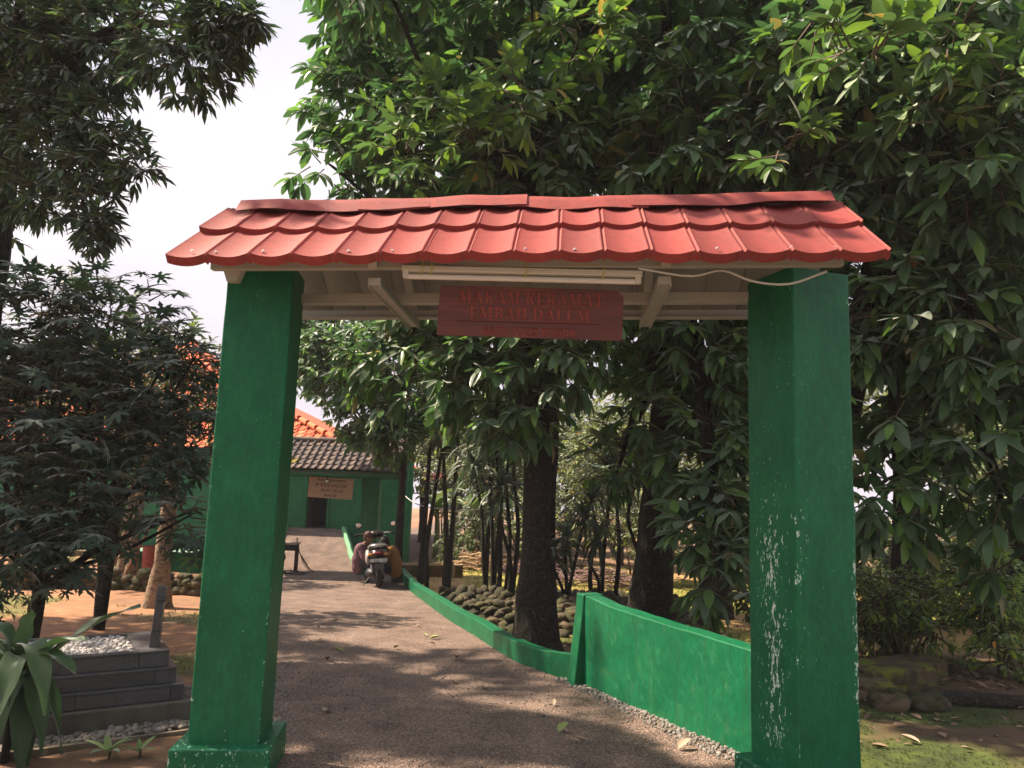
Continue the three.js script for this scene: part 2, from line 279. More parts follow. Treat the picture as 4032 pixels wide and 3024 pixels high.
{
  const r = mulberry(7), geos = [scallop(false), scallop(true)];
  for (const back of [0, 1]) for (let i = 0; i < 16; i++) for (let j = 0; j < 2; j++) {
    const o = mesh('roof_tile', geos[j], [redTile[Math.floor(r() * 6)], M.zinc], roof);
    const x0 = (i - 8) * TW; o.rotation.order = 'YXZ'; o.rotation.set(RA + (r() - 0.5) * 0.01, back ? Math.PI : 0, 0);
    const s = j * TL; o.position.set(back ? -x0 : x0, RY - s * Math.sin(RA) + (r() - 0.5) * 0.003 + (i > 4 ? 0.008 : 0) - (i > 10 ? 0.008 : 0), (back ? -1 : 1) * s * Math.cos(RA));
  }
  // ridge caps, bent a little out of line
  const caps = [[-1.72, -0.55, 0.0, -0.004], [-0.98, 0.02, 0.014, 0.008], [-0.1, 0.72, 0.004, 0.006], [0.62, 1.76, 0.01, 0.016]];
  caps.forEach(([a, b, y, lift], k) => {
    const P = [], U = [], I = [], n = 14, sec = [[-0.125, -0.075], [-0.085, -0.022], [-0.05, 0.018], [0, 0.034], [0.05, 0.018], [0.085, -0.022], [0.125, -0.075]];
    for (const th of [0, -0.003]) for (let i = 0; i <= n; i++) { const t = i / n, x = lerp(a, b, t), w = 0.012 * (fbm(x * 3.1, k, 2, 5) - 0.5) * 2 + lift * (t - 0.3); sec.forEach(([z, q], j) => { const flap = 0.014 * (vnoise(x * 4 + j * 0.2, k * 3 + (z > 0 ? 1 : 0), 9) - 0.5) * (Math.abs(z) > 0.1 ? 2 : 0.4); P.push(x, RY + 0.012 + y * 0.6 + q + w + flap + th, z); U.push(x * 3, j * 0.15); }); }
    const m = sec.length, layer = (n + 1) * m; for (let i = 1; i <= n; i++) for (let j = 1; j < m; j++) { const q = i * m + j; I.push(q - m - 1, q - m, q, q - m - 1, q, q - 1); I.push(layer + q - m - 1, layer + q, layer + q - m, layer + q - m - 1, layer + q - 1, layer + q); }
    mesh('ridge_cap', fromArrays(P, I.map((v, q) => I[q % 3 === 1 ? q + 1 : q % 3 === 2 ? q - 1 : q]), U), redTile[k % 3], roof);
  });
  const screw = merge(new THREE.CylinderGeometry(0.006, 0.006, 0.006, 6), new THREE.CylinderGeometry(0.009, 0.009, 0.002, 8).translate(0, -0.003, 0)), steel = std({ color: lin(0.7, 0.7, 0.7), roughness: 0.35, metalness: 0.6 });
  for (const [i, s] of [[0.5, 0.78], [1.1, 0.8], [2.2, 0.79], [4.2, 0.8], [5.2, 0.8], [8.2, 0.79], [9.3, 0.8], [12.4, 0.8], [14.0, 0.79], [14.9, 0.8]]) { const o = mesh('screw', screw, steel, roof); o.rotation.x = RA; o.position.set((i - 8) * TW, RY - s * Math.sin(RA) + 0.022, s * Math.cos(RA) + 0.012); }
  // light steel frame under the roof
  const beam = (name, w, h, d, x, y, z) => mesh(name, box(w, h, d, 0, 0, 0, 0.003), M.cream, roof).position.set(x, y, z);
  beam('purlin', 3.3, 0.05, 0.045, 0, 2.652, 0.5);
  beam('purlin', 3.2, 0.045, 0.045, 0, 2.60, 0.0); beam('purlin', 3.2, 0.012, 0.07, 0, 2.572, -0.02);
  beam('purlin', 3.2, 0.045, 0.045, 0, 2.62, -0.52); beam('purlin', 3.2, 0.012, 0.06, 0, 2.59, -0.5);
  for (const x of [-0.76, 0.76]) { beam('tie_beam', 0.07, 0.04, 1.06, x, 2.565, -0.04); for (const e of [-0.032, 0.032]) beam('tie_beam', 0.006, 0.052, 1.06, x + e, 2.556, -0.04); }
  for (const x of [-0.76, 0.76]) for (const s of [-1, 1]) { const o = mesh('rafter', box(0.05, 0.05, 0.66, 0, 0, 0, 0.003), M.cream, roof); o.position.set(x, RY - 0.36 * Math.sin(RA) - 0.1, s * 0.29); o.rotation.x = s * RA; }
  beam('mounting_plate', 0.86, 0.075, 0.012, 0.05, 2.565, 0.05);
  const end = mesh('beam_end', new THREE.ExtrudeGeometry(new THREE.Shape([new THREE.Vector2(0, 0), new THREE.Vector2(0.12, 0), new THREE.Vector2(0.085, -0.085), new THREE.Vector2(0.03, -0.085)]), { depth: 0.05, bevelEnabled: false }), M.cream, roof); end.position.set(-1.6, 2.655, 0.44);
}
{ // white cable slung under the eave
  const g = limb([[0.62, 2.63, -3.78], [0.9, 2.605, -3.8], [1.05, 2.64, -3.8], [1.2, 2.59, -3.8], [1.38, 2.575, -3.78], [1.55, 2.63, -3.72]], [0.006, 0.006], 6);
  single('cable', 'loose white cable drooping under the red gateway eave', 'cable', g, std({ color: lin(0.6, 0.57, 0.5), roughness: 0.6 }));
}
{ // fluorescent lamp, switched off
  const lamp = thing('tube_lamp', 'unlit white fluorescent tube lamp hung beneath the red gateway roof', 'lamp', [0.03, 2.605, -3.9], rad(-2));
  mesh('housing', box(1.25, 0.03, 0.05, 0, 0.022, 0), std({ color: lin(0.72, 0.68, 0.6), roughness: 0.45 }), lamp);
  const tube = mesh('tube', new THREE.CylinderGeometry(0.0145, 0.0145, 1.18, 16).rotateZ(Math.PI / 2), std({ color: lin(0.8, 0.76, 0.7), roughness: 0.25 }), lamp); tube.position.y = -0.018;
  for (const s of [-1, 1]) { const e = mesh('socket', box(0.03, 0.05, 0.034), std({ color: lin(0.7, 0.66, 0.58), roughness: 0.5 }), lamp); e.position.set(s * 0.605, -0.004, 0); }
  for (const x of [-0.52, -0.47, 0.02, 0.42]) { const t = mesh('cable_tie', limb([[x, 0.07, 0.03], [x + 0.006, 0.03, 0.032], [x - 0.004, -0.02, 0.03]], [0.003, 0.003], 5), std({ color: lin(0.62, 0.5, 0.1), roughness: 0.6 }), lamp); }
}
{ // carved timber name board
  const font = await new FontLoader().loadAsync('fonts/droid/droid_serif_bold.typeface.json');
  const w = 0.965, h = 0.268, board = thing('name_board', 'dark red wooden name board with carved lettering hung under the red gateway roof', 'sign', [0.083, 2.415, -3.93], rad(-1.5));
  board.rotation.z = -0.003;
  const shape = new THREE.Shape(); shape.moveTo(-w / 2, -h / 2); shape.lineTo(w / 2 - 0.004, -h / 2); shape.lineTo(w / 2, h / 2 - 0.03); shape.lineTo(w / 2 - 0.015, h / 2 - 0.03); shape.lineTo(w / 2 - 0.022, h / 2 - 0.012); shape.lineTo(w / 2 - 0.04, h / 2); shape.lineTo(-w / 2 + 0.015, h / 2); shape.lineTo(-w / 2 + 0.004, h / 2 - 0.02);
  const islands = [];
  const font3 = await new FontLoader().loadAsync('fonts/droid/droid_sans_bold.typeface.json');
  const carve = (text, size, cx, cy, width, fn = font) => {
    const ss = fn.generateShapes(text, size), b = new THREE.Box2(); ss.forEach((s) => s.getPoints(4).forEach((p) => b.expandByPoint(p)));
    const k = width / (b.max.x - b.min.x), mv = (p) => new THREE.Vector2((p.x - (b.min.x + b.max.x) / 2) * k + cx, (p.y - (b.min.y + b.max.y) / 2) + cy);
    for (const s of ss) { shape.holes.push(new THREE.Path(s.getPoints(4).map(mv))); for (const q of s.holes) islands.push(new THREE.Shape(q.getPoints(4).map(mv))); }
  };
  carve('MAKAM KERAMAT', 0.066, 0, 0.078, 0.76); carve('EMBAH DALEM', 0.066, -0.005, -0.004, 0.63); carve('BATU TULIS BOGOR', 0.04, 0.0, -0.100, 0.48, font3);
  shape.holes.push(new THREE.Path([new THREE.Vector2(-0.38, -0.052), new THREE.Vector2(0.36, -0.05), new THREE.Vector2(0.36, -0.054), new THREE.Vector2(-0.38, -0.056)]));
  const wood = tex(512, 256, (x, y) => { const n = fbm(x / 120, y / 9 + 2 * fbm(x / 160, y / 60, 3, 131), 5, 132), k = fbm(x / 40, y / 3, 3, 133); const c = mix3([70, 30, 24], [118, 54, 42], n); return c.map((q) => q * (0.85 + 0.3 * k)); }, true, [1.1, 3.2]);
  const wm = std({ map: wood, roughness: 0.6, bumpMap: again(T.grain, 2, 20), bumpScale: 0.001 });
  mesh('face_panel', new THREE.ExtrudeGeometry([shape, ...islands], { depth: 0.004, bevelEnabled: true, bevelThickness: 0.0012, bevelSize: 0.0012, bevelOffset: -0.0012, bevelSegments: 1, curveSegments: 4 }), wm, board).position.z = 0.002;
  mesh('back_panel', box(w - 0.012, h - 0.034, 0.024, 0, -0.002, -0.0115, 0.002), std({ map: wood, color: lin(3.0, 2.8, 2.5), roughness: 0.7 }), board);
  for (const s of [-1, 1]) mesh('hanger', limb([[s * 0.36, h / 2 - 0.01, -0.01], [s * 0.36, h / 2 + 0.03, -0.01], [s * 0.362, h / 2 + 0.06, -0.012]], [0.003, 0.003], 5), std({ color: lin(0.2, 0.2, 0.2), roughness: 0.5, metalness: 0.7 }), board);
}

// ---------------------------------------------------------------- low green wall and kerb beside the path
{
  const L = 2.5, a = Math.atan2(0.84, 2.09), wall = thing('garden_wall', 'low bright green plastered wall running back from the flaked gateway pillar', 'wall', [0.64, 0, -6.94], a);
  const g = block(0.15, 1.0, L, 0.014, 0.11, 0.007, 33), p = g.attributes.position;
  for (let i = 0; i < p.count; i++) { const z = p.getZ(i), y = p.getY(i); if (y > 0.3) p.setY(i, y + 0.03 * sstep(-0.6, -1.15, z) + 0.014 * (fbm(z * 2, 3, 3, 3) - 0.5)); }
  const m = mesh('plaster_wall', g, M.green, wall); m.position.set(0.075, 0.59 - 0.5, L / 2);
  const pg = block(0.2, 1.02, 0.14, 0.012, 0.12, 0.005, 35), q = pg.attributes.position;
  for (let i = 0; i < q.count; i++) if (q.getX(i) < 0) q.setX(i, q.getX(i) - 0.10 * Math.max(0, (0.45 - q.getY(i))) / 0.95 * 1.0);
  const post = mesh('end_post', pg, M.green, wall); post.position.set(0.085, 0.625 - 0.51, 0.07 - 0.002);
}
{
  const pts = [[0.63, -6.9], [0.12, -7.89], [-0.38, -9.7], [-0.71, -10.79], [-2.52, -18.03]].map(([x, z]) => [x + 0.0, z]);
  const P = [], U = [], I = []; let len = 0; const n = 60, tot = [0]; for (let i = 1; i < pts.length; i++) tot.push(tot[i - 1] + Math.hypot(pts[i][0] - pts[i - 1][0], pts[i][1] - pts[i - 1][1]));
  const sec = [[0, -0.2], [0, 0.17], [0.004, 0.178], [0.012, 0.182], [0.15, 0.185], [0.158, 0.18], [0.16, 0.17], [0.16, -0.3]];
  for (let k = 0; k <= n; k++) {
    const s = tot.at(-1) * k / n; let i = 1; while (i < pts.length - 1 && tot[i] < s) i++; const t = (s - tot[i - 1]) / (tot[i] - tot[i - 1]); const x = lerp(pts[i - 1][0], pts[i][0], t), z = lerp(pts[i - 1][1], pts[i][1], t);
    const w = 0.01 * (fbm(s * 2, 1, 3, 44) - 0.5), hy = 0.02 * (fbm(s * 1.4, 4, 3, 45) - 0.5) + 0.05 * (1 - sstep(0, 0.7, s));
    sec.forEach(([dx, dy], j) => { P.push(x + dx + w, ground(z) + dy + (dy > 0 ? hy : 0), z + dx * 0.3); U.push(s, j * 0.09 + dy); if (k && j) { const b = k * sec.length + j; I.push(b - sec.length - 1, b - 1, b, b - sec.length - 1, b, b - sec.length); } });
  }
  single('kerb', 'long low green painted kerb wall edging the asphalt path', 'kerb', fromArrays(P, I, U), M.green);
}

// ---------------------------------------------------------------- shrine building, ramp and second gateway at the end of the path
function panTile(w, l) {          // clay roof tile: flat pan with a round roll at one side
  const prof = [[0, 0.012], [0.1, 0.0], [0.35, -0.004], [0.6, 0.0], [0.68, 0.01], [0.76, 0.036], [0.86, 0.046], [0.96, 0.034], [1.04, 0.006]];
  const P = [], U = [], I = []; for (const [s, dy] of [[0, 0], [l, 0.024], [l, -0.004]]) prof.forEach(([t, y]) => { P.push(t * w, y + dy, s); U.push(t, s); });
  for (let j = 0; j < 2; j++) for (let i = 1; i < prof.length; i++) { const a = j * prof.length + i; I.push(a - 1, a - 1 + prof.length, a + prof.length, a - 1, a + prof.length, a); }
  return fromArrays(P, I, U);
}
const clay = (c, seed) => std({ map: tex(128, 128, (x, y) => { const n = fbm(x / 20, y / 20, 4, seed), s = hash(x, y, seed); return c.map((q) => q * (0.78 + 0.36 * n + 0.1 * s)); }), roughness: 0.85 });
const orange = [clay([206, 104, 62], 201), clay([190, 88, 52], 202), clay([214, 122, 78], 203)];
const slate = [clay([96, 84, 80], 204), clay([84, 76, 74], 205), clay([108, 94, 86], 206)], mossTile = clay([128, 116, 40], 207);
const rockTone = std({ color: lin(0.2, 0.18, 0.16), roughness: 0.9 });
M.dark = std({ color: lin(0.012, 0.016, 0.016), roughness: 0.8 });
{
  const b = thing('shrine_building', 'green walled building with a broad hipped orange clay tile roof', 'building', [0, 0, -21.2]);
  const z0 = 0, wallL = (x0, x1) => { const w = x1 - x0, o = mesh('wall', box(w, 3.6, 0.2, 0, 0, 0, 0.01), M.greenFar, b); o.position.set((x0 + x1) / 2, 2.45 - 1.8, -0.1); return o; };
  wallL(-22, -5.46); wallL(-4.9, -2.66); const over = mesh('wall', box(0.56, 0.5, 0.2, 0, 0, 0, 0.01), M.greenFar, b); over.position.set(-5.18, 2.2, -0.1);
  const ledge = (x0, x1, y) => mesh('ledge', box(x1 - x0, 1.6, 0.05, 0, 0, 0, 0.008), M.greenFar, b).position.set((x0 + x1) / 2, y - 0.8, 0.02);
  ledge(-22, -5.95, 0.38); ledge(-4.62, -2.64, 0.42);
  const cap = mesh('corner_pillar', box(0.3, 3.3, 0.3, 0, 0, 0, 0.01), M.greenFar, b); cap.position.set(-2.78, 0.55, -0.12); mesh('capital', box(0.36, 0.08, 0.36), M.greenFar, b).position.set(-2.78, 2.24, -0.12);
  const room = (w, h, d, x, y, z) => mesh('inner_wall', box(w, h, d, 0, 0, 0, 0.01), M.greenFar, b).position.set(x, y, z); room(3.6, 2.6, 0.1, -5.2, 1.3, -3.4); room(0.1, 2.6, 3.2, -7.0, 1.3, -1.8); room(0.1, 2.6, 3.2, -3.4, 1.3, -1.8); room(3.7, 0.1, 3.3, -5.2, 2.62, -1.8); mesh('inner_floor', box(3.7, 0.1, 3.3, 0, 0, 0, 0.01), rockTone, b).position.set(-5.2, 0.22, -1.75);
  const door = mesh('door', box(0.54, 1.7, 0.04, 0, 0, 0, 0.006), std({ color: lin(0.09, 0.05, 0.03), roughness: 0.6 }), b); door.position.set(-5.46 - 0.02, 1.14, -0.48); door.rotation.y = rad(95);
  mesh('handle', box(0.03, 0.12, 0.03), std({ color: lin(0.4, 0.35, 0.2), roughness: 0.4, metalness: 0.8 }), door).position.set(0.2, -0.1, 0.03);
  for (const s of [-1, 1]) mesh('door_frame', box(0.06, 2.1, 0.08, 0, 0, 0, 0.006), M.greenFar, b).position.set(-5.18 + s * 0.31, 1.0, 0.01);
  // roof: bands of rising pitch
  const roofG = new THREE.Group(); roofG.name = 'roof'; b.add(roofG);
  const bands = [[0, 2.36], [2.05, 3.28], [5.7, 5.0], [8.2, 6.75]], xl = -20.8, xr = -4.2, zf = 0.12;
  const P = [], I = []; const at = (t, y, s) => s < 0 ? [xl + t, y, zf - t] : s < 1.5 ? [xr - t, y, zf - t] : s < 2.5 ? [xr - t, y, zf - 17 + t] : [xl + t, y, zf - 17 + t];
  for (let k = 1; k < bands.length; k++) for (const [s0, s1] of [[-1, 1], [1, 2], [2, 3], [3, -1]]) { const q = P.length / 3; P.push(...at(bands[k - 1][0], bands[k - 1][1] - 0.03, s0), ...at(bands[k - 1][0], bands[k - 1][1] - 0.03, s1), ...at(bands[k][0], bands[k][1] - 0.03, s1), ...at(bands[k][0], bands[k][1] - 0.03, s0)); I.push(q, q + 1, q + 2, q, q + 2, q + 3); }
  const deck = fromArrays(P, I); deck.computeVertexNormals(); mesh('roof_deck', deck, orange[1], roofG);
  mesh('fascia', box(16.8, 0.16, 0.06), M.greenFar, roofG).position.set(-12.5, 2.26, 0.09);
  const g = panTile(0.25, 0.36), list = [], r = mulberry(91);
  for (let k = 1; k < bands.length; k++) {
    const [t0, y0] = bands[k - 1], [t1, y1] = bands[k], run = Math.hypot(t1 - t0, y1 - y0), a = Math.atan2(y1 - y0, t1 - t0), rows = Math.round(run / 0.33);
    for (let j = 0; j < rows; j++) { const t = lerp(t0, t1, (j + 1) / rows), y = lerp(y0, y1, (j + 1) / rows); for (let x = xr - t - 0.26; x > xl + t; x -= 0.25) if (x > -17.5) list.push([x, y, zf - t, a]); }
  }
  list.sort((p, q) => (q[0] - q[1] * 0.6) - (p[0] - p[1] * 0.6));
  const rest = [], dummy = new THREE.Object3D();
  list.forEach(([x, y, z, a], i) => {
    if (i < 300) { const o = mesh('roof_tile', g, orange[Math.floor(r() * 3)], roofG); o.position.set(x, y, z); o.rotation.set(a + (r() - 0.5) * 0.04, 0, (r() - 0.5) * 0.03); }
    else { dummy.position.set(x, y, z); dummy.rotation.set(a + (r() - 0.5) * 0.04, 0, (r() - 0.5) * 0.03); dummy.updateMatrix(); rest.push(dummy.matrix.clone()); }
  });
  stuff('roof_tiles', g, orange[0], rest, roofG);
  const cap2 = limb([[0, 0.03, 0.2], [0, 0.03, -0.2]], [0.1, 0.085], 8);
  for (let t = 0.2; t < 8.2; t += 0.36) { let k = 1; while (bands[k][0] < t) k++; const y = lerp(bands[k - 1][1], bands[k][1], (t - bands[k - 1][0]) / (bands[k][0] - bands[k - 1][0])); const sl = (bands[k][1] - bands[k - 1][1]) / (bands[k][0] - bands[k - 1][0]) / 1.414; const o = mesh('hip_tile', cap2, orange[Math.floor(t * 7) % 3], roofG); o.rotation.order = 'YXZ'; o.rotation.set(Math.atan(sl), Math.PI / 4, 0); o.position.set(xr - t, y + 0.03, zf - t); }
}
{ // ramp up to the door with pale green edges
  const B = [[-5.5, -18.2, -0.5], [-3.5, -18.2, -0.5]], Tt = [[-5.9, -21.2, 0.29], [-4.46, -21.2, 0.29]], P = [], U = [], I = [], n = 10;
  for (let j = 0; j <= n; j++) for (let i = 0; i <= 4; i++) { const t = j / n, s = i / 4, x = lerp(lerp(B[0][0], B[1][0], s), lerp(Tt[0][0], Tt[1][0], s), t), z = lerp(-18.2, -21.2, t), y = lerp(-0.496, 0.29, t); P.push(x, y, z); U.push(x / 1.6, -z / 1.6); if (i && j) { const b = j * 5 + i; I.push(b - 6, b - 5, b, b - 6, b, b - 1); } }
  structure('ramp', fromArrays(P, I, U), M.asphalt);
  const fresh = std({ color: lin(0.13, 0.36, 0.17), roughness: 0.7, bumpMap: again(T.plaster, 2, 2), bumpScale: 0.004 });
  for (const s of [0, 1]) {
    const a = V(B[s][0], -0.42, -18.2), c = V(Tt[s][0], 0.33, -21.1), w = 0.13 * (s ? 1 : -1), Q = [], J = [], m = 8;
    for (let k = 0; k <= m; k++) { const p = a.clone().lerp(c, k / m), jig = 0.03 * (hash(k, s, 8) - 0.5); for (const [dx, dy] of [[jig, -0.12], [jig, 0.03], [w, 0.035], [w * 1.05, -1.2]]) Q.push(p.x + dx, p.y + dy, p.z); if (k) for (let j = 1; j < 4; j++) { const q = k * 4 + j; J.push(q - 5, q - 1, q, q - 5, q, q - 4); } }
    single('ramp_kerb', s ? 'pale green painted kerb along the ramp on the scooter side' : 'pale green painted kerb along the ramp on the bench side', 'kerb', fromArrays(Q, J), fresh);
  }
}
{ // second gateway
  const g2 = thing('far_gateway', 'green gateway with mossy grey pantile roof standing before the shrine ramp', 'gateway', [0, -0.5, -17.8]);
  for (const x of [-5.95, -3.12]) mesh('pillar', block(0.40, 2.2, 0.42, 0.012, 0.5, 0.003, 4), M.greenFar, g2).position.set(x, 1.1, 0);
  mesh('lintel', box(4.1, 0.22, 0.3, 0, 0, 0, 0.008), M.greenFar, g2).position.set(-4.4, 2.24, 0.25);
  mesh('lintel', box(4.1, 0.22, 0.3, 0, 0, 0, 0.008), M.greenFar, g2).position.set(-4.4, 2.24, -0.35);
  mesh('fascia', box(4.3, 0.12, 0.05, 0, 0, 0, 0.006), M.greenFar, g2).position.set(-4.4, 2.22, 0.78);
  const rg = new THREE.Group(); rg.name = 'roof'; g2.add(rg); const a = Math.atan2(0.66, 1.15), tg = panTile(0.16, 0.25), r = mulberry(5);
  for (let i = 0; i < 27; i++) for (let j = 0; j < 6; j++) { const s = j * 0.22; const o = mesh('roof_tile', tg, (j > 2 && i < 14 && hash(i, j, 6) > 0.82) ? mossTile : slate[Math.floor(r() * 3)], rg); o.position.set(-6.6 + i * 0.16, 2.97 - s * Math.sin(a), -0.3 + s * Math.cos(a)); o.rotation.set(a + (r() - 0.5) * 0.05, 0, (r() - 0.5) * 0.04); }
  const back = mesh('roof_deck', box(4.3, 0.03, 0.75, 0, 0, 0, 0.006), slate[1], rg); back.position.set(-4.43, 2.79, -0.62); back.rotation.x = -a;
  const fr = mesh('roof_deck', box(4.3, 0.03, 1.32, 0, 0, 0, 0.006), slate[1], rg); fr.position.set(-4.43, 2.56, 0.24); fr.rotation.x = a;
  const cap = limb([[-0.2, 0, 0], [0.2, 0, 0]], [0.085, 0.07], 8); for (let i = 0; i < 12; i++) { const o = mesh('ridge_tile', cap, slate[i % 3], rg); o.position.set(-6.4 + i * 0.36, 2.99, -0.31); o.rotation.z = (r() - 0.5) * 0.05; }
}
{ // painted timber board on the second gateway
  const s = thing('shrine_sign', 'weathered timber sign with black serif lettering below the grey pantile roof', 'sign', [-3.96, 1.395, -17.35], rad(-2)); s.rotation.z = -0.035;
  const c = document.createElement('canvas'); c.width = 1024; c.height = 470; const x = c.getContext('2d'); x.fillStyle = '#ac8f76'; x.fillRect(0, 0, 1024, 470);
  const r = mulberry(13); for (let i = 0; i < 900; i++) { x.fillStyle = `rgba(${r() > 0.5 ? '190,150,120' : '80,44,30'},${0.05 + 0.1 * r()})`; x.fillRect(r() * 1024 - 100, r() * 470, 100 + r() * 300, 1 + r() * 4); }
  x.fillStyle = '#0e0b0a'; x.textAlign = 'center'; x.font = 'bold 80px serif'; x.fillText('Makam Keramat', 512, 82); x.font = 'bold 98px serif'; x.fillText("M'BAH DALEM", 512, 208, 930); x.font = 'bold 84px serif'; x.fillText('BATU TULIS', 552, 322); x.font = 'bold 78px serif'; x.fillText('BOGOR', 520, 432);
  const t = new THREE.CanvasTexture(c); t.colorSpace = THREE.SRGBColorSpace; t.magFilter = THREE.LinearFilter;
  const wm = std({ map: t, roughness: 0.75 });
  for (let k = 0; k < 4; k++) { const h = 0.113, pg = new THREE.BoxGeometry(1.0, h - 0.003, 0.025), uv = pg.attributes.uv; for (let i = 0; i < uv.count; i++) uv.setY(i, (3 - k + uv.getY(i)) / 4); mesh('plank', pg, wm, s).position.set(0, 0.17 - k * h, (k % 2) * 0.002); }
  for (const e of [-1, 1]) mesh('batten', box(0.04, 0.44, 0.02), M.dark, s).position.set(e * 0.46, 0, -0.024);
}
{
  const l = thing('floodlight', 'small floodlight fixed in front of the timber shrine sign', 'lamp', [-4.0, 1.545, -17.12]);
  mesh('housing', box(0.11, 0.085, 0.05), std({ color: lin(0.03, 0.03, 0.03), roughness: 0.5 }), l); mesh('lens', box(0.075, 0.055, 0.008), std({ color: lin(0.6, 0.6, 0.58), roughness: 0.2 }), l).position.z = 0.026; mesh('bracket', box(0.02, 0.12, 0.02), M.dark, l).position.set(0, 0.08, -0.02);
}
{
  const w = thing('bench', 'small grey topped wooden bench beside the foot of the ramp', 'bench', [-4.98, -0.5, -17.95], rad(8));
  for (let k = 0; k < 3; k++) mesh('seat_plank', box(0.62, 0.03, 0.115), std({ color: lin(0.30, 0.25, 0.23), roughness: 0.8 }), w).position.set(-0.05, 0.62, -0.13 + k * 0.12);
  for (const [x, z] of [[-0.3, -0.14], [0.2, -0.14], [-0.3, 0.14], [0.2, 0.14]]) mesh('leg', box(0.05, 0.6, 0.05), M.dark, w).position.set(x, 0.3, z); mesh('apron', box(0.56, 0.14, 0.03), M.dark, w).position.set(-0.05, 0.53, 0.15);
  const bag = thing('bag', 'dark brown bag hanging below the small bench', 'bag', [-5.08, -0.2, -17.74]); mesh('pouch', lobed(0.12, 6, 1, 1.2, 0.7, 2, 0.15), std({ color: lin(0.06, 0.03, 0.026), roughness: 0.8 }), bag); mesh('strap', limb([[-0.08, 0.08, 0], [-0.04, 0.22, 0.01], [0.05, 0.22, 0.01], [0.08, 0.08, 0]], [0.012, 0.012], 5), std({ color: lin(0.05, 0.03, 0.03), roughness: 0.8 }), bag);
  const P = [], I = [], n = 12; for (let j = 0; j <= 6; j++) for (let i = 0; i <= n; i++) { const u = i / n - 0.5, v = j / 6 - 0.5; P.push(u * 0.72 + 0.05 * (hash(i, j, 3) - 0.5), 0.015 + 0.07 * fbm(i * 0.5, j * 0.6, 3, 4) * (1 - Math.abs(u) * 1.6), v * 0.3 + 0.03 * (hash(i, j, 9) - 0.5)); if (i && j) { const b = j * (n + 1) + i; I.push(b - n - 2, b - 1, b, b - n - 2, b, b - n - 1); } }
  single('crumpled_mat', 'crumpled black mat lying under the small bench', 'mat', fromArrays(P, I), std({ color: lin(0.012, 0.011, 0.012), roughness: 0.9 }), [-4.75, -0.49, -17.4]);
  const br = thing('broom', 'twig broom leaning on the small grey bench', 'broom', [-4.62, -0.5, -17.85]); const st = []; for (let i = 0; i < 16; i++) st.push(limb([[-0.06, 0.42, 0], [0.05 + 0.1 * hash(i, 1, 1), 0.15, 0.04 * hash(i, 2, 1)], [0.1 + 0.22 * hash(i, 3, 1), 0.0, 0.1 * (hash(i, 4, 1) - 0.5)]], [0.004, 0.002], 3)); mesh('bristles', merge(st), std({ color: lin(0.12, 0.07, 0.03), roughness: 0.9 }), br); mesh('handle', limb([[-0.06, 0.4, 0], [-0.16, 0.75, -0.02]], [0.012, 0.01], 6), M.twig, br);
}
{
  const g = limb([[-2.9, 1.32, -21.1], [-2.2, 1.1, -18.5], [-1.6, 1.05, -16.8], [-0.7, 1.08, -15.2], [0.2, 1.3, -14.2]], [0.012, 0.012], 5);
  single('overhead_wire', 'pale wire strung from the green building into the trees', 'wire', g, std({ color: lin(0.45, 0.45, 0.42), roughness: 0.6 }));
  const br = thing('brown_kerb', 'short brown mossy retaining kerb on the yellow grass', 'kerb', [-1.72, -0.42, -17.75], rad(9)); mesh('coping', block(1.5, 0.36, 0.3, 0.015, 0.15, 0.01, 3), std({ map: tex(128, 64, (x, y) => { const n = fbm(x / 16, y / 12, 4, 55); return mix3([120, 84, 52], [86, 82, 44], sstep(0.45, 0.6, n) * (y < 22 ? 1 : 0.3)); }), roughness: 0.95 }), br);
  single('standing_stone', 'rounded yellow upright grave stone on the grass', 'stone', lobed(0.1, 4, 0.8, 2.1, 0.6, 2, 0.1), std({ color: lin(0.34, 0.24, 0.12), roughness: 0.9 }), [-1.2, -0.34, -17.5]);
  const rr = thing('far_hut_roof', 'small red tiled eave showing beyond the green wall corner', 'roof', [-2.25, 1.75, -24]); for (let i = 0; i < 4; i++) for (let j = 0; j < 2; j++) { const o = mesh('roof_tile', panTile(0.2, 0.28), clay([130, 66, 56], 209), rr); o.position.set(-0.4 + i * 0.2, 0.16 - j * 0.12, j * 0.22); o.rotation.x = 0.5; } mesh('rafter', box(0.9, 0.06, 0.06), M.dark, rr).position.y = 0.0; mesh('post', box(0.1, 2.5, 0.1), M.bark, rr).position.set(-0.3, -1.25, 0);
}

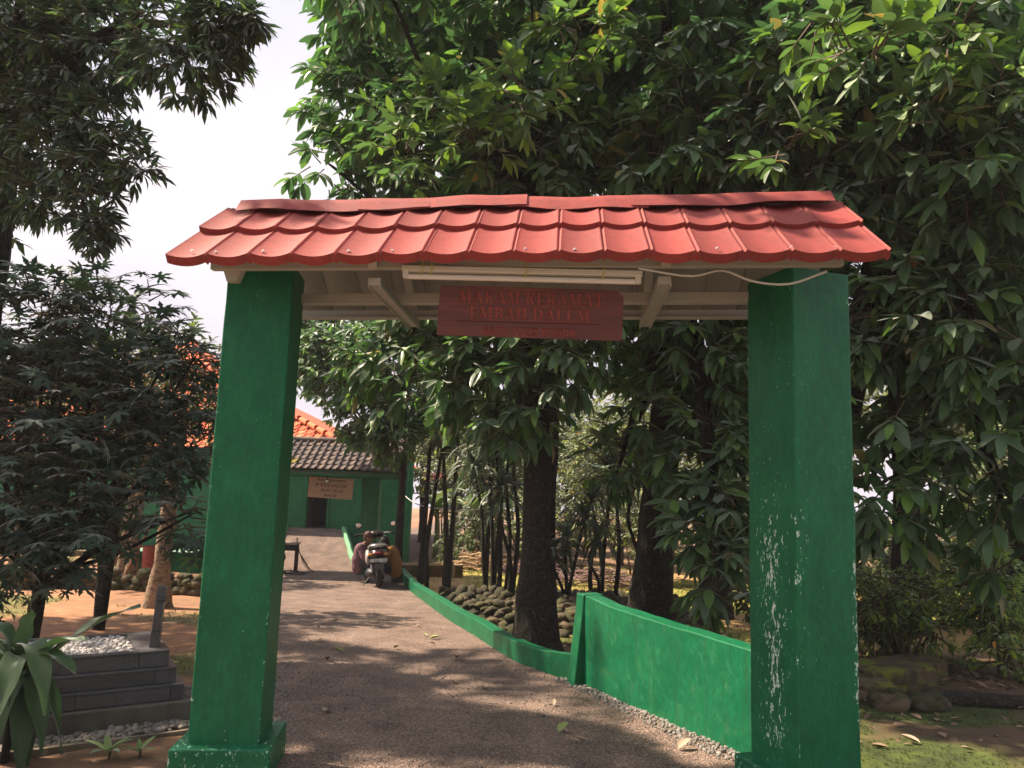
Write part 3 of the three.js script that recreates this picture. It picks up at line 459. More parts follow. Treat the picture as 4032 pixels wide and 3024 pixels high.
// ---------------------------------------------------------------- scooter and the two people beside it
const plastic = (r, g, b, rough = 0.35) => std({ color: lin(r, g, b), roughness: rough });
{
  const s = thing('scooter', 'black motor scooter with white number plate parked beside the far gateway pillar', 'scooter', [-2.5, -0.5, -15.7], rad(11)); s.rotation.z = 0.09; s.scale.x = 1.3;
  const black = plastic(0.014, 0.013, 0.014, 0.3), rubber = plastic(0.012, 0.012, 0.012, 0.85), metal = std({ color: lin(0.55, 0.55, 0.55), metalness: 0.8, roughness: 0.35 });
  for (const z of [0.1, -1.18]) { const w = new THREE.Group(); w.name = 'wheel'; w.position.set(0, 0.245, z); s.add(w); mesh('tyre', new THREE.TorusGeometry(0.195, 0.05, 10, 28).rotateY(Math.PI / 2), rubber, w); mesh('rim', merge(new THREE.TorusGeometry(0.15, 0.014, 6, 24).rotateY(Math.PI / 2), ...[0, 1, 2].map((k) => box(0.02, 0.28, 0.03).rotateX(k * Math.PI / 3)), new THREE.CylinderGeometry(0.035, 0.035, 0.09, 10).rotateZ(Math.PI / 2)), metal, w); }
  const shell = (pts, segs = 14) => { const P = [], I = []; pts.forEach(([z, y, w, h], j) => { for (let i = 0; i <= segs; i++) { const a = i / segs * Math.PI * 2, ca = Math.cos(a), sa = Math.sin(a); P.push(Math.sign(ca) * Math.abs(ca) ** 0.7 * w, y + Math.sign(sa) * Math.abs(sa) ** 0.8 * h, z); if (i && j) { const b = j * (segs + 1) + i; I.push(b - segs - 2, b - 1, b, b - segs - 2, b, b - segs - 1); } } }); return fromArrays(P, I); };
  mesh('tail_body', shell([[0.26, 0.66, 0.02, 0.02], [0.22, 0.66, 0.10, 0.08], [0.1, 0.64, 0.155, 0.12], [-0.15, 0.6, 0.165, 0.15], [-0.45, 0.5, 0.15, 0.2], [-0.55, 0.45, 0.1, 0.2]]), plastic(0.03, 0.018, 0.014, 0.25), s);
  mesh('side_panel', shell([[0.12, 0, 0.01, 0.02], [0.06, 0.0, 0.03, 0.12], [-0.2, -0.02, 0.04, 0.15], [-0.4, -0.05, 0.01, 0.06]]), plastic(0.4, 0.37, 0.34), s).position.set(-0.155, 0.6, 0.06);
  mesh('seat', shell([[0.16, 0.77, 0.03, 0.02], [0.1, 0.78, 0.11, 0.035], [-0.15, 0.8, 0.135, 0.05], [-0.5, 0.76, 0.1, 0.05], [-0.6, 0.74, 0.03, 0.02]]), rubber, s);
  mesh('grab_rail', limb([[-0.14, 0.76, -0.1], [-0.12, 0.82, 0.14], [0, 0.83, 0.2], [0.12, 0.82, 0.14], [0.14, 0.76, -0.1]], [0.014, 0.014], 8), metal, s);
  mesh('tail_light', shell([[0.275, 0.675, 0.02, 0.01], [0.25, 0.675, 0.085, 0.03], [0.2, 0.675, 0.1, 0.035]]), plastic(0.16, 0.012, 0.01, 0.15), s);
  for (const e of [-1, 1]) { const t = mesh('indicator', lobed(0.028, 3, 1.5, 1, 1, 2, 0), plastic(0.5, 0.25, 0.06, 0.2), s); t.position.set(e * 0.12, 0.655, 0.23); }
  const plate = mesh('number_plate', box(0.275, 0.11, 0.008, 0, 0, 0, 0.002), plastic(0.02, 0.02, 0.02, 0.5), s); plate.position.set(0, 0.53, 0.3); plate.rotation.x = -0.25;
  { const c = document.createElement('canvas'); c.width = 512; c.height = 204; const x = c.getContext('2d'); x.fillStyle = '#15171a'; x.fillRect(0, 0, 512, 204); x.fillStyle = '#d6d6d2'; x.fillRect(10, 20, 492, 108); x.fillStyle = '#1b1c1f'; x.font = 'bold 98px sans-serif'; x.textAlign = 'center'; x.fillText('F  6243  FAK', 256, 110, 470); x.fillStyle = '#b9bbb9'; x.fillRect(300, 146, 170, 22); const t = new THREE.CanvasTexture(c); t.colorSpace = THREE.SRGBColorSpace; t.magFilter = THREE.LinearFilter; mesh('plate_face', new THREE.PlaneGeometry(0.27, 0.107), std({ map: t, roughness: 0.45 }), plate).position.z = 0.0065; }
  const guard = new THREE.Shape([[-0.07, 0.5], [0.08, 0.5], [0.06, 0.26], [-0.03, 0.24]].map((p) => new THREE.Vector2(...p))); mesh('mudguard', new THREE.ExtrudeGeometry(guard, { depth: 0.02, bevelEnabled: true, bevelSize: 0.006, bevelThickness: 0.006, bevelSegments: 1 }), plastic(0.06, 0.06, 0.06, 0.6), s).position.set(0, 0, 0.28);
  mesh('engine', merge(lobed(0.13, 2, 0.8, 0.8, 1.6, 2, 0.2).translate(-0.09, 0.28, -0.1)), plastic(0.03, 0.03, 0.03, 0.5), s);
  mesh('exhaust', merge(limb([[0.13, 0.3, 0.24], [0.13, 0.27, 0.0], [0.11, 0.22, -0.3]], [0.055, 0.06, 0.02], 12), new THREE.TorusGeometry(0.05, 0.008, 6, 16).translate(0.13, 0.3, 0.24)), plastic(0.02, 0.02, 0.02, 0.4), s);
  mesh('shock_absorber', limb([[-0.1, 0.5, 0.06], [-0.1, 0.3, 0.12]], [0.022, 0.022], 8), metal, s);
  mesh('floor_board', box(0.3, 0.05, 0.42, 0, 0.3, -0.72, 0.01), black, s);
  mesh('leg_shield', shell([[-0.86, 0.62, 0.2, 0.34], [-0.95, 0.64, 0.22, 0.36], [-1.05, 0.66, 0.12, 0.3]]), black, s);
  mesh('front_fork', limb([[0, 0.8, -0.98], [0, 0.5, -1.08], [0, 0.26, -1.18]], [0.035, 0.03], 8), black, s);
  mesh('front_mudguard', new THREE.TorusGeometry(0.26, 0.05, 6, 14, 1.8).rotateY(Math.PI / 2).rotateX(-2.4).translate(0, 0.245, -1.18), black, s);
  mesh('dashboard', shell([[-0.84, 0.98, 0.03, 0.02], [-0.88, 0.99, 0.12, 0.06], [-0.98, 0.97, 0.13, 0.09], [-1.06, 0.95, 0.05, 0.05]]), black, s);
  const bar = mesh('handlebar', limb([[-0.34, 0.98, -0.8], [-0.18, 1.0, -0.9], [0, 0.98, -0.93], [0.18, 1.0, -0.9], [0.34, 0.98, -0.8]], [0.014, 0.014], 8), metal, s);
  for (const e of [-1, 1]) mesh('grip', limb([[e * 0.24, 0.99, -0.86], [e * 0.35, 0.975, -0.79]], [0.021, 0.021], 8), rubber, bar);
  for (const e of [-1, 1]) { const m = mesh('mirror', limb([[e * 0.2, 1.0, -0.88], [e * 0.26, 1.08, -0.86], [e * 0.28, 1.14, -0.84]], [0.008, 0.008], 6), black, s); mesh('mirror_head', lobed(0.05, 5, 1, 1, 0.45, 2, 0), black, m).position.set(e * 0.28, 1.18, -0.83); mesh('mirror_glass', new THREE.CircleGeometry(0.042, 20), std({ color: lin(0.9, 0.9, 0.9), metalness: 1, roughness: 0.05 }), m).position.set(e * 0.28, 1.18, -0.805); }
  mesh('kick_stand', limb([[-0.12, 0.2, -0.25], [-0.2, 0.08, -0.2], [-0.27, -0.005, -0.18]], [0.013, 0.011], 6), black, s);
}
function figure(o, bones, grow, mat, name, parent, cell = 0.017) {     // one skin over tapered bones
  const lo = V(9, 9, 9), hi = V(-9, -9, -9); for (const [a, b, r, q] of bones) for (const p of [a, b]) { lo.min(V(p[0] - r - grow - q - 0.05, p[1] - r - grow - q - 0.05, p[2] - r - grow - q - 0.05)); hi.max(V(p[0] + r + grow + q + 0.05, p[1] + r + grow + q + 0.05, p[2] + r + grow + q + 0.05)); }
  const size = Math.max(hi.x - lo.x, hi.y - lo.y, hi.z - lo.z), n = Math.min(72, Math.ceil(size / cell)), mid = lo.clone().add(hi).multiplyScalar(0.5), mc = new MarchingCubes(n, mat, false, false, 60000); mc.isolation = 0;
  for (let k = 0; k < n; k++) for (let j = 0; j < n; j++) for (let i = 0; i < n; i++) {
    const x = mid.x + (i - n / 2) / (n / 2) * size / 2, y = mid.y + (j - n / 2) / (n / 2) * size / 2, z = mid.z + (k - n / 2) / (n / 2) * size / 2; let d = 1;
    for (const [a, b, ra, rb] of bones) { const ux = b[0] - a[0], uy = b[1] - a[1], uz = b[2] - a[2], t = Math.min(1, Math.max(0, ((x - a[0]) * ux + (y - a[1]) * uy + (z - a[2]) * uz) / (ux * ux + uy * uy + uz * uz + 1e-9))); const e = Math.hypot(x - a[0] - ux * t, y - a[1] - uy * t, z - a[2] - uz * t) - lerp(ra, rb, t) - grow; const h = Math.max(0, 0.035 - Math.abs(d - e)) / 0.035; d = Math.min(d, e) - h * h * 0.035 / 4; }
    mc.field[i + j * n + k * n * n] = -d;
  }
  mc.update(); const g = new THREE.BufferGeometry(), c = mc.count, P = mc.positionArray.slice(0, c * 3), N = mc.normalArray.slice(0, c * 3);
  for (let i = 0; i < c; i++) { P[i * 3] = P[i * 3] * size / 2 + mid.x; P[i * 3 + 1] = P[i * 3 + 1] * size / 2 + mid.y; P[i * 3 + 2] = P[i * 3 + 2] * size / 2 + mid.z; }
  g.setAttribute('position', new THREE.BufferAttribute(P, 3)); g.setAttribute('normal', new THREE.BufferAttribute(N, 3)); return name ? mesh(name, g, mat, parent) : g;
}
function hand(at, dir, side) {       // palm with four unequal fingers and a thumb, slightly curled
  const d = V(...dir).normalize(), up = V(0, 1, 0), s = d.clone().cross(up).normalize().multiplyScalar(side), n = s.clone().cross(d).multiplyScalar(side), p = V(...at), parts = [limb([p, p.clone().addScaledVector(d, 0.08)], [0.026, 0.034], 8)];
  [[-0.026, 0.066], [-0.009, 0.078], [0.009, 0.072], [0.026, 0.056]].forEach(([o, l]) => { const a = p.clone().addScaledVector(d, 0.075).addScaledVector(s, o); parts.push(limb([a, a.clone().addScaledVector(d, l * 0.55).addScaledVector(n, -0.008), a.clone().addScaledVector(d, l * 0.9).addScaledVector(n, -0.035)], [0.009, 0.0085, 0.006], 6)); });
  const a = p.clone().addScaledVector(d, 0.025).addScaledVector(s, -0.028); parts.push(limb([a, a.clone().addScaledVector(d, 0.03).addScaledVector(s, -0.025), a.clone().addScaledVector(d, 0.06).addScaledVector(s, -0.03)], [0.012, 0.0095, 0.007], 6)); return parts;
}
function person(label, pos, turn, J, shirt, trousers, hairColor, cap) {
  const o = thing('person', label, 'person', pos, turn), skin = std({ color: lin(0.24, 0.12, 0.07), roughness: 0.6 });
  const torso = [[J.hip, J.waist, 0.12, 0.115], [J.waist, J.chest, 0.115, 0.125], [J.chest, J.shL, 0.10, 0.06], [J.chest, J.shR, 0.10, 0.06]], neck = [J.chest, J.head, 0.06, 0.055];
  const hd = V(...J.look).normalize(), H = J.head, h = (f, u, r) => [H[0] + hd.x * f - 0, H[1] + u, H[2] + hd.z * f];
  const headB = [[h(0, 0.03, 0), h(0.01, -0.03, 0), 0.092, 0.075], [h(0.04, -0.06), h(0.055, -0.05), 0.045, 0.03], [h(0.085, -0.005), h(0.105, -0.025), 0.012, 0.016]];
  const arms = [[J.shL, J.elL, 0.052, 0.04], [J.elL, J.haL, 0.04, 0.027], [J.shR, J.elR, 0.052, 0.04], [J.elR, J.haR, 0.04, 0.027]];
  const legs = [[J.hip, J.knL, 0.095, 0.062], [J.knL, J.anL, 0.06, 0.04], [J.hip, J.knR, 0.095, 0.062], [J.knR, J.anR, 0.06, 0.04]];
  const body = figure(o, [...torso, neck, ...headB, ...arms, ...legs], -0.012, skin, null, null);
  const fingers = [...hand(J.haL, [J.haL[0] - J.elL[0], J.haL[1] - J.elL[1], J.haL[2] - J.elL[2]], 1), ...hand(J.haR, [J.haR[0] - J.elR[0], J.haR[1] - J.elR[1], J.haR[2] - J.elR[2]], -1)];
  const sd = V(-hd.z, 0, hd.x), ear = (e) => lobed(0.022, 3, 0.6, 1.2, 0.8, 1, 0.1).translate(H[0] + sd.x * e * 0.088, H[1] - 0.01, H[2] + sd.z * e * 0.088);
  mesh('body', merge(body, ...fingers, ear(1), ear(-1)), skin, o);
  for (const e of [-1, 1]) mesh('eye', lobed(0.011, 2, 1, 0.7, 1, 1, 0), plastic(0.02, 0.015, 0.012, 0.2), o).position.set(H[0] + hd.x * 0.088 + sd.x * e * 0.032, H[1] + 0.012, H[2] + hd.z * 0.088 + sd.z * e * 0.032);
  mesh('mouth', lobed(0.016, 2, 1, 0.3, 1, 1, 0), plastic(0.18, 0.06, 0.05, 0.5), o).position.set(H[0] + hd.x * 0.082, H[1] - 0.055, H[2] + hd.z * 0.082);
  figure(o, [...torso.map(([a, b, p, q]) => [a, b, p, q]), [J.shL, mid3(J.shL, J.elL, 0.85), 0.062, 0.062], [J.shR, mid3(J.shR, J.elR, 0.85), 0.062, 0.062]], 0.012, shirt, 'shirt', o);
  figure(o, legs.map(([a, b, p, q], i) => [a, i % 2 ? mid3(a, b, 0.85) : b, p, q]), 0.012, trousers, 'trousers', o);
  figure(o, [[h(-0.015, 0.05), h(-0.045, 0.0), 0.09, 0.07]], 0.006, plastic(...hairColor, 0.7), cap ? 'cap' : 'hair', o);
  for (const a of [J.anL, J.anR]) mesh('sandal', lobed(0.05, 3, 0.9, 0.5, 2.2, 2, 0.05), plastic(0.03, 0.025, 0.02, 0.8), o).position.set(a[0], 0.03, a[2] + 0.0);
}
const mid3 = (a, b, t) => [lerp(a[0], b[0], t), lerp(a[1], b[1], t), lerp(a[2], b[2], t)];
person('person in a mustard yellow shirt crouched on the kerb leaning over the scooter', [-2.27, -0.5, -16.05], 0,
  { hip: [0.02, 0.26, 0], waist: [0.03, 0.42, 0.0], chest: [-0.05, 0.63, 0.0], shL: [-0.09, 0.69, 0.17], shR: [-0.09, 0.69, -0.17], head: [-0.23, 0.83, 0.0], look: [-1, -0.4, 0.35], elL: [-0.22, 0.5, 0.24], haL: [-0.38, 0.52, 0.12], elR: [-0.22, 0.5, -0.24], haR: [-0.4, 0.52, -0.12], knL: [-0.34, 0.42, 0.13], anL: [-0.26, 0.08, 0.14], knR: [-0.34, 0.42, -0.14], anR: [-0.26, 0.08, -0.16] }, std({ color: lin(0.3, 0.14, 0.028), roughness: 0.9 }), std({ color: lin(0.016, 0.018, 0.022), roughness: 0.9 }), [0.008, 0.007, 0.007], false);
person('person in a dusty pink shirt and dark red cap squatting behind the scooter', [-3.0, -0.5, -16.35], 0,
  { hip: [-0.06, 0.3, 0], waist: [-0.07, 0.45, 0.0], chest: [-0.02, 0.66, 0.0], shL: [0.0, 0.72, 0.17], shR: [0.0, 0.72, -0.17], head: [0.13, 0.9, 0.0], look: [1, -0.3, 0.1], elL: [0.1, 0.5, 0.22], haL: [0.28, 0.46, 0.14], elR: [0.1, 0.5, -0.22], haR: [0.28, 0.46, -0.12], knL: [0.26, 0.48, 0.14], anL: [0.12, 0.08, 0.15], knR: [0.26, 0.48, -0.14], anR: [0.12, 0.08, -0.15] }, std({ color: lin(0.15, 0.075, 0.09), roughness: 0.9 }), std({ color: lin(0.03, 0.03, 0.035), roughness: 0.9 }), [0.06, 0.012, 0.014], true);

// ---------------------------------------------------------------- grave and stonework
{
  const gr = thing('grave', 'tiered dark granite grave with pebbled top and slender headstone', 'grave', [-2.0, -0.075, -5.22], rad(32.5));
  const stone = [0, 1, 2].map((k) => std({ map: tex(256, 128, (x, y) => { const n = fbm(x / 30, y / 30, 4, 300 + k), s = hash(x, y, 310 + k); const l = 70 + 16 * n + 22 * (s - 0.5) + k * 4; return [l, l * 0.99, l * 1.02]; }), roughness: 0.38, bumpMap: again(T.grain, 3, 3), bumpScale: 0.0006 }));
  const L = 2.3, D = 1.0, tiers = [[0.045, 0.16, 0.095], [0.09, 0.258, 0.095], [0.135, 0.356, 0.1]];
  mesh('cement_base', block(L, 0.4, D, 0.01, 0.2, 0.004, 12).translate(-L / 2, 0.16 - 0.205, -D / 2), std({ map: tex(256, 128, (x, y) => { const n = fbm(x / 30, y / 30, 5, 320), s = hash(x, y, 321); const l = 92 + 40 * (n - 0.5) + 18 * (s - 0.5); return [l * 1.04, l * 0.98, l * 0.9]; }), roughness: 0.95, bumpMap: again(T.plaster, 3, 3), bumpScale: 0.004 }), gr);
  const r = mulberry(3); let q = 0;
  tiers.forEach(([inset, y0, h], k) => {
    mesh('core', box(L - inset * 2 - 0.03, h, D - inset * 2 - 0.03).translate(-L / 2, y0 + h / 2 - 0.012, -D / 2), stone[0], gr);
    const len = L - inset * 2, cuts = [0, 0.08 + 0.05 * k, 0.62 + 0.1 * (k % 2), 1.2, 1.75, len];
    for (let i = 1; i < cuts.length; i++) { const w = cuts[i] - cuts[i - 1] - 0.003; for (const back of [0, 1]) mesh('granite_tile', block(w, h - 0.014, 0.016, 0.003, 1), stone[q++ % 3], gr).position.set(-inset - (cuts[i] + cuts[i - 1]) / 2, y0 + (h - 0.014) / 2, back ? -D + inset + 0.008 : -inset - 0.008 + (r() - 0.5) * 0.002); }
    for (const e of [0, 1]) for (let i = 0; i < 2; i++) { const w = (D - inset * 2 - 0.036) / 2; mesh('granite_tile', block(0.016, h - 0.014, w - 0.003, 0.003, 1), stone[q++ % 3], gr).position.set(e ? -L + inset + 0.008 : -inset - 0.008, y0 + (h - 0.014) / 2, -inset - 0.018 - w * (i + 0.5)); }
    // ledge slabs on top
    const tw = k < 2 ? 0.07 : 0.075; for (let i = 1; i < cuts.length; i++) { const w = cuts[i] - cuts[i - 1] - 0.002; for (const back of [0, 1]) mesh('granite_slab', block(w, 0.014, tw, 0.003, 1), stone[q++ % 3], gr).position.set(-inset - (cuts[i] + cuts[i - 1]) / 2, y0 + h - 0.007 + 0.001, back ? -D + inset + tw / 2 : -inset - tw / 2 + 0.004); }
    const ew = k < 2 ? 0.07 : 0.19; for (const e of [0, 1]) for (let i = 0; i < 2; i++) { const w = (D - inset * 2 - tw * 2) / 2; mesh('granite_slab', block(ew, 0.014, w - 0.002, 0.003, 1), stone[q++ % 3], gr).position.set(e ? -L + inset + ew / 2 : -inset - ew / 2 + 0.004, y0 + h - 0.0055, -inset - tw - w * (i + 0.5)); }
  });
  const peb = [], colors = [], d = new THREE.Object3D(); for (let i = 0; i < 1700; i++) { const x = -0.34 - r() * (L - 0.7), z = -0.21 - r() * (D - 0.42); d.position.set(x, 0.434 + r() * 0.01, z); d.rotation.set(r() * 3, r() * 3, r() * 3); d.scale.setScalar(0.008 + r() * 0.012); d.updateMatrix(); peb.push(d.matrix.clone()); const c = 0.22 + r() * 0.3; colors.push(lin(c, c * 0.94, c * 0.9)); }
  stuff('pebbles', lobed(1, 3, 1.2, 0.8, 1, 1, 0.2), std({ color: 0xffffff, roughness: 0.7 }), peb, gr, colors);
  const hs = mesh('headstone', merge(box(0.064, 0.11, 0.2, 0, 0.055, 0), box(0.07, 0.008, 0.206, 0, 0.114, 0), box(0.064, 0.008, 0.2, 0, 0.126, 0), box(0.058, 0.2, 0.19, 0, 0.23, 0), box(0.07, 0.01, 0.2, 0, 0.337, 0), box(0.06, 0.012, 0.19, 0, 0.352, 0), box(0.072, 0.012, 0.18, 0, 0.366, 0), box(0.06, 0.02, 0.16, 0, 0.383, 0), box(0.064, 0.05, 0.12, 0, 0.418, 0)), stone[0], gr); hs.scale.setScalar(0.88); hs.position.set(-0.2, 0.455, -0.33); hs.rotation.set(0, rad(-13), -0.04);
}
{ // loose river pebbles and the thin edging round the grave
  const r = mulberry(17), d = new THREE.Object3D(), m = [], c = [], ux = V(-0.843, 0, 0.538), uz = V(0.538, 0, 0.843);
  for (let i = 0; i < 1500; i++) { const side = i > 1050; const s = side ? -0.02 - r() * 0.28 : r() * 1.7 - 0.1, t = side ? -r() * 1.2 + 0.2 : 0.03 + r() * 0.2, p = V(-2.0, 0, -5.22).addScaledVector(ux, s).addScaledVector(uz, t); const k = 0.011 + r() * r() * 0.018; d.position.set(p.x, land(p.x, p.z) + 0.012 + k * 0.3 + (r() < 0.4 ? 0.014 : 0), p.z); d.rotation.set(r() * 0.8, r() * 6, r() * 0.8); d.scale.set(k * 1.25, k * 0.75, k); d.updateMatrix(); m.push(d.matrix.clone()); const q = 0.07 + r() * 0.13; c.push(lin(q * 1.08, q * 0.95, q * 0.82)); }
  const o = stuff('pebbles', lobed(1, 5, 1, 1, 1, 1, 0.15), std({ color: 0xffffff, roughness: 0.8 }), m, scene, c); o.name = numbered('river_pebbles'); o.userData = { kind: 'stuff', label: 'brown river pebbles packed round the granite grave', category: 'pebbles' };
  const edge = thing('edging', 'thin concrete edging strip in front of the granite grave', 'edging'); const a = V(-2.0, 0, -5.22).addScaledVector(uz, 0.27); const g = block(1.9, 0.16, 0.035, 0.006, 0.08, 0.006, 8); const b = mesh('strip', g, std({ map: tex(128, 64, (x, y) => { const l = 110 + 60 * (fbm(x / 12, y / 12, 4, 330) - 0.5); return [l * 1.05, l * 0.95, l * 0.82]; }), roughness: 0.95 }), edge); const p = a.clone().addScaledVector(ux, 0.8); b.position.set(p.x, -0.095, p.z); b.rotation.y = rad(32.5);
  const slab = single('concrete_slab', 'pale weathered concrete slab edge in the soil below the strap leaved plant', 'slab', block(1.6, 0.12, 0.5, 0.012, 0.08, 0.01, 14), std({ map: tex(128, 128, (x, y) => { const l = 150 + 70 * (fbm(x / 18, y / 18, 5, 331) - 0.5); return [l * 1.03, l * 0.96, l * 0.84]; }), roughness: 0.95 }), [-2.78, 0.0, -3.72], rad(-8));
}
const rockMats = [[88, 78, 60], [76, 70, 56], [102, 88, 68], [66, 68, 44]].map((c, k) => std({ map: tex(128, 128, (x, y) => { const n = fbm(x / 16, y / 16, 5, 340 + k), g = sstep(0.52, 0.64, fbm(x / 28, y / 28, 3, 350 + k)); return mix3(c.map((q) => q * (0.7 + 0.6 * n)), [66, 74, 34], g * 0.7); }), roughness: 0.95, bumpMap: again(T.plaster, 2, 2), bumpScale: 0.02 }));  // stone tones darkened and mossed over to stand in for tree shade on the cobbles
const rockGeos = [0, 1, 2, 3, 4, 5].map((k) => lobed(1, 20 + k, 1.1, 0.72, 0.9, 1, 0.42));
function stones(parent, list, seed) { const r = mulberry(seed); for (const [x, y, z, k] of list) { const o = mesh('stone', rockGeos[Math.floor(r() * 6)], rockMats[Math.floor(r() * 4)], parent); o.position.set(x, y, z); o.rotation.set((r() - 0.5) * 0.9, r() * 6.3, (r() - 0.5) * 0.9); o.scale.set(k * (0.85 + r() * 0.4), k * (0.8 + r() * 0.35), k * (0.85 + r() * 0.4)); } }
{
  const w = thing('rubble_wall', 'low dry rubble stone wall across the orange soil', 'wall', [0, 0, 0]), r = mulberry(23), list = [];
  for (let x = -8.3; x < -4.75; x += 0.13) for (let j = 0; j < 3; j++) { const z = -13.3 - 0.25 * Math.sin((x + 8) * 1.3), y = land(x, z) + 0.05 + j * 0.115; if (j === 2 && hash(Math.round(x * 100), 1, 3) < 0.3) continue; list.push([x + (r() - 0.5) * 0.06, y, z + (r() - 0.5) * 0.12, 0.085 + r() * 0.05]); }
  stones(w, list, 24);
}
{
  const b = thing('cobble_bank', 'bank of river cobbles coloured dark and mossy to stand for shade around the thick tree trunk', 'stones', [0, 0, 0]), r = mulberry(29), list = [];
  for (let i = 0; i < 520; i++) { const z = -9.7 - r() * 4.9, x0 = along(pathRight, z) + 0.35, x = x0 + r() * (2.7 - x0), e = sstep(-9.6, -11.2, z) * (1 - 0.6 * sstep(-13.6, -14.6, z)); list.push([x, land(x, z) + 0.02 + e * 0.2 * (0.35 + 0.65 * r()), z, 0.055 + r() * 0.06]); }
  list.sort((p, q) => q[2] - p[2]); stones(b, list.slice(0, 300), 30);
  const d = new THREE.Object3D(), m = list.slice(300).map(([x, y, z, k]) => { d.position.set(x, y, z); d.rotation.set(r(), r() * 6, r()); d.scale.set(k * 1.1, k, k); d.updateMatrix(); return d.matrix.clone(); }); stuff('cobbles', rockGeos[1], rockMats[1], m, b);
  const P = [], I = [], nx = 20, nz = 24; for (let j = 0; j <= nz; j++) for (let i = 0; i <= nx; i++) { const z = -9.5 - j / nz * 5.4, x0 = along(pathRight, z) + 0.2, x = lerp(x0, 3.0, i / nx), e = sstep(-9.6, -11.2, z) * (1 - sstep(-13.8, -14.8, z)) * sstep(0, 0.12, i / nx) * (1 - sstep(0.9, 1, i / nx)); P.push(x, land(x, z) - 0.02 + e * 0.14, z); if (i && j) { const q = j * (nx + 1) + i; I.push(q - nx - 2, q - nx - 1, q, q - nx - 2, q, q - 1); } }
  mesh('earth_mound', fromArrays(P, I), std({ map: again(rockMats[3].map, 1, 1), color: lin(0.35, 0.35, 0.22), roughness: 1 }), b);
}
{ // mossy stones and slabs on the shaded ground behind the flaked pillar
  const moss = std({ map: tex(256, 256, (x, y) => { const n = fbm(x / 20, y / 20, 5, 360), m = sstep(0.4, 0.58, fbm(x / 40, y / 40, 4, 361)); return mix3([92 * (0.7 + 0.6 * n), 80 * (0.7 + 0.6 * n), 62 * (0.7 + 0.6 * n)], [88 + 40 * n, 96 + 40 * n, 40], m); }), roughness: 1, bumpMap: again(T.plaster, 2, 2), bumpScale: 0.02 });
  const L = ['mossy flat stone slab with a step cut in its rim', 'mossy square paving slab half sunk in the earth', 'low mossy slab lying beside the leaf litter'];
  [[3.55, -7.45, 0.75, 0.5, 0.16, 20], [3.0, -7.1, 0.8, 0.55, 0.1, -12], [4.0, -7.9, 0.7, 0.45, 0.14, 35]].forEach(([x, z, w, d, h, a], k) => single('stone_slab', L[k], 'slab', block(w, h + 0.1, d, 0.03, 0.12, 0.02, 40 + k), moss, [x, land(x, z) + h / 2 - 0.03, z], rad(a)));
  const rk = thing('rock_cluster', 'cluster of dark mossy rocks on the green ground', 'rocks', [0, 0, 0]); const r = mulberry(41), list = []; for (let i = 0; i < 16; i++) { const x = 2.9 + r() * 0.7, z = -6.1 - r() * 0.8; list.push([x, land(x, z) + 0.03, z, 0.06 + r() * 0.09]); } stones(rk, list, 42);
  const pts = [[3.3, -6.5], [3.7, -6.62], [4.1, -6.55], [4.6, -6.7], [5.2, -6.6]].map(([x, z]) => V(x, land(x, z) + 0.04, z)); single('fallen_log', 'mossy fallen branch lying along the dark soil', 'log', limb(pts, [0.05, 0.07, 0.065, 0.06, 0.04], 9, 4, 0.2), M.bark);
}
{ // green tomb, red bin and pole by the far trees
  const t = thing('green_tomb', 'two tiered green painted tomb beyond the rubble wall', 'tomb', [-7.5, -0.5, -17.3], rad(4)); mesh('lower_tier', box(2.2, 0.18, 0.9, 0, 0, 0, 0.01), M.greenFar, t).position.set(0, 0.07, 0); mesh('upper_tier', box(2.05, 0.24, 0.75, 0, 0, 0, 0.01), M.greenFar, t).position.set(-0.05, 0.28, 0); mesh('coping', box(2.1, 0.03, 0.8, 0, 0, 0, 0.008), std({ color: lin(0.16, 0.3, 0.22), roughness: 0.8 }), t).position.set(-0.05, 0.415, 0); const sl = mesh('slanted_stone', box(0.5, 0.36, 0.12, 0, 0, 0, 0.01), std({ color: lin(0.05, 0.07, 0.06), roughness: 0.7 }), t); sl.position.set(-0.95, 0.55, 0.1); sl.rotation.z = -0.45;
  const pts = []; for (let i = 0; i <= 44; i++) pts.push(new THREE.Vector2(0.15 + 0.008 * Math.sin(i * 1.8) + i * 0.0004, i * 0.0135)); pts.push(new THREE.Vector2(0.18, 0.6), new THREE.Vector2(0.15, 0.6), new THREE.Vector2(0.14, 0.05));
  single('red_basket', 'ribbed red plastic basket standing by the pale tree trunks', 'basket', new THREE.LatheGeometry(pts, 24), std({ color: lin(0.3, 0.05, 0.025), roughness: 0.55 }), [-7.3, -0.5, -16.2]);
  single('bamboo_pole', 'orange brown pole propped against the ribbed red basket', 'pole', limb([[-7.75, -0.5, -16.1], [-7.45, 0.3, -16.2], [-7.28, 0.75, -16.25]], [0.03, 0.026], 8), std({ color: lin(0.22, 0.1, 0.05), roughness: 0.8 }));
  single('stone_kerb', 'low stone kerb along the foot of the green building wall', 'kerb', block(9, 0.2, 0.25, 0.02, 0.25, 0.02, 3), rockMats[2], [-9.9, -0.45, -19.6]);
}

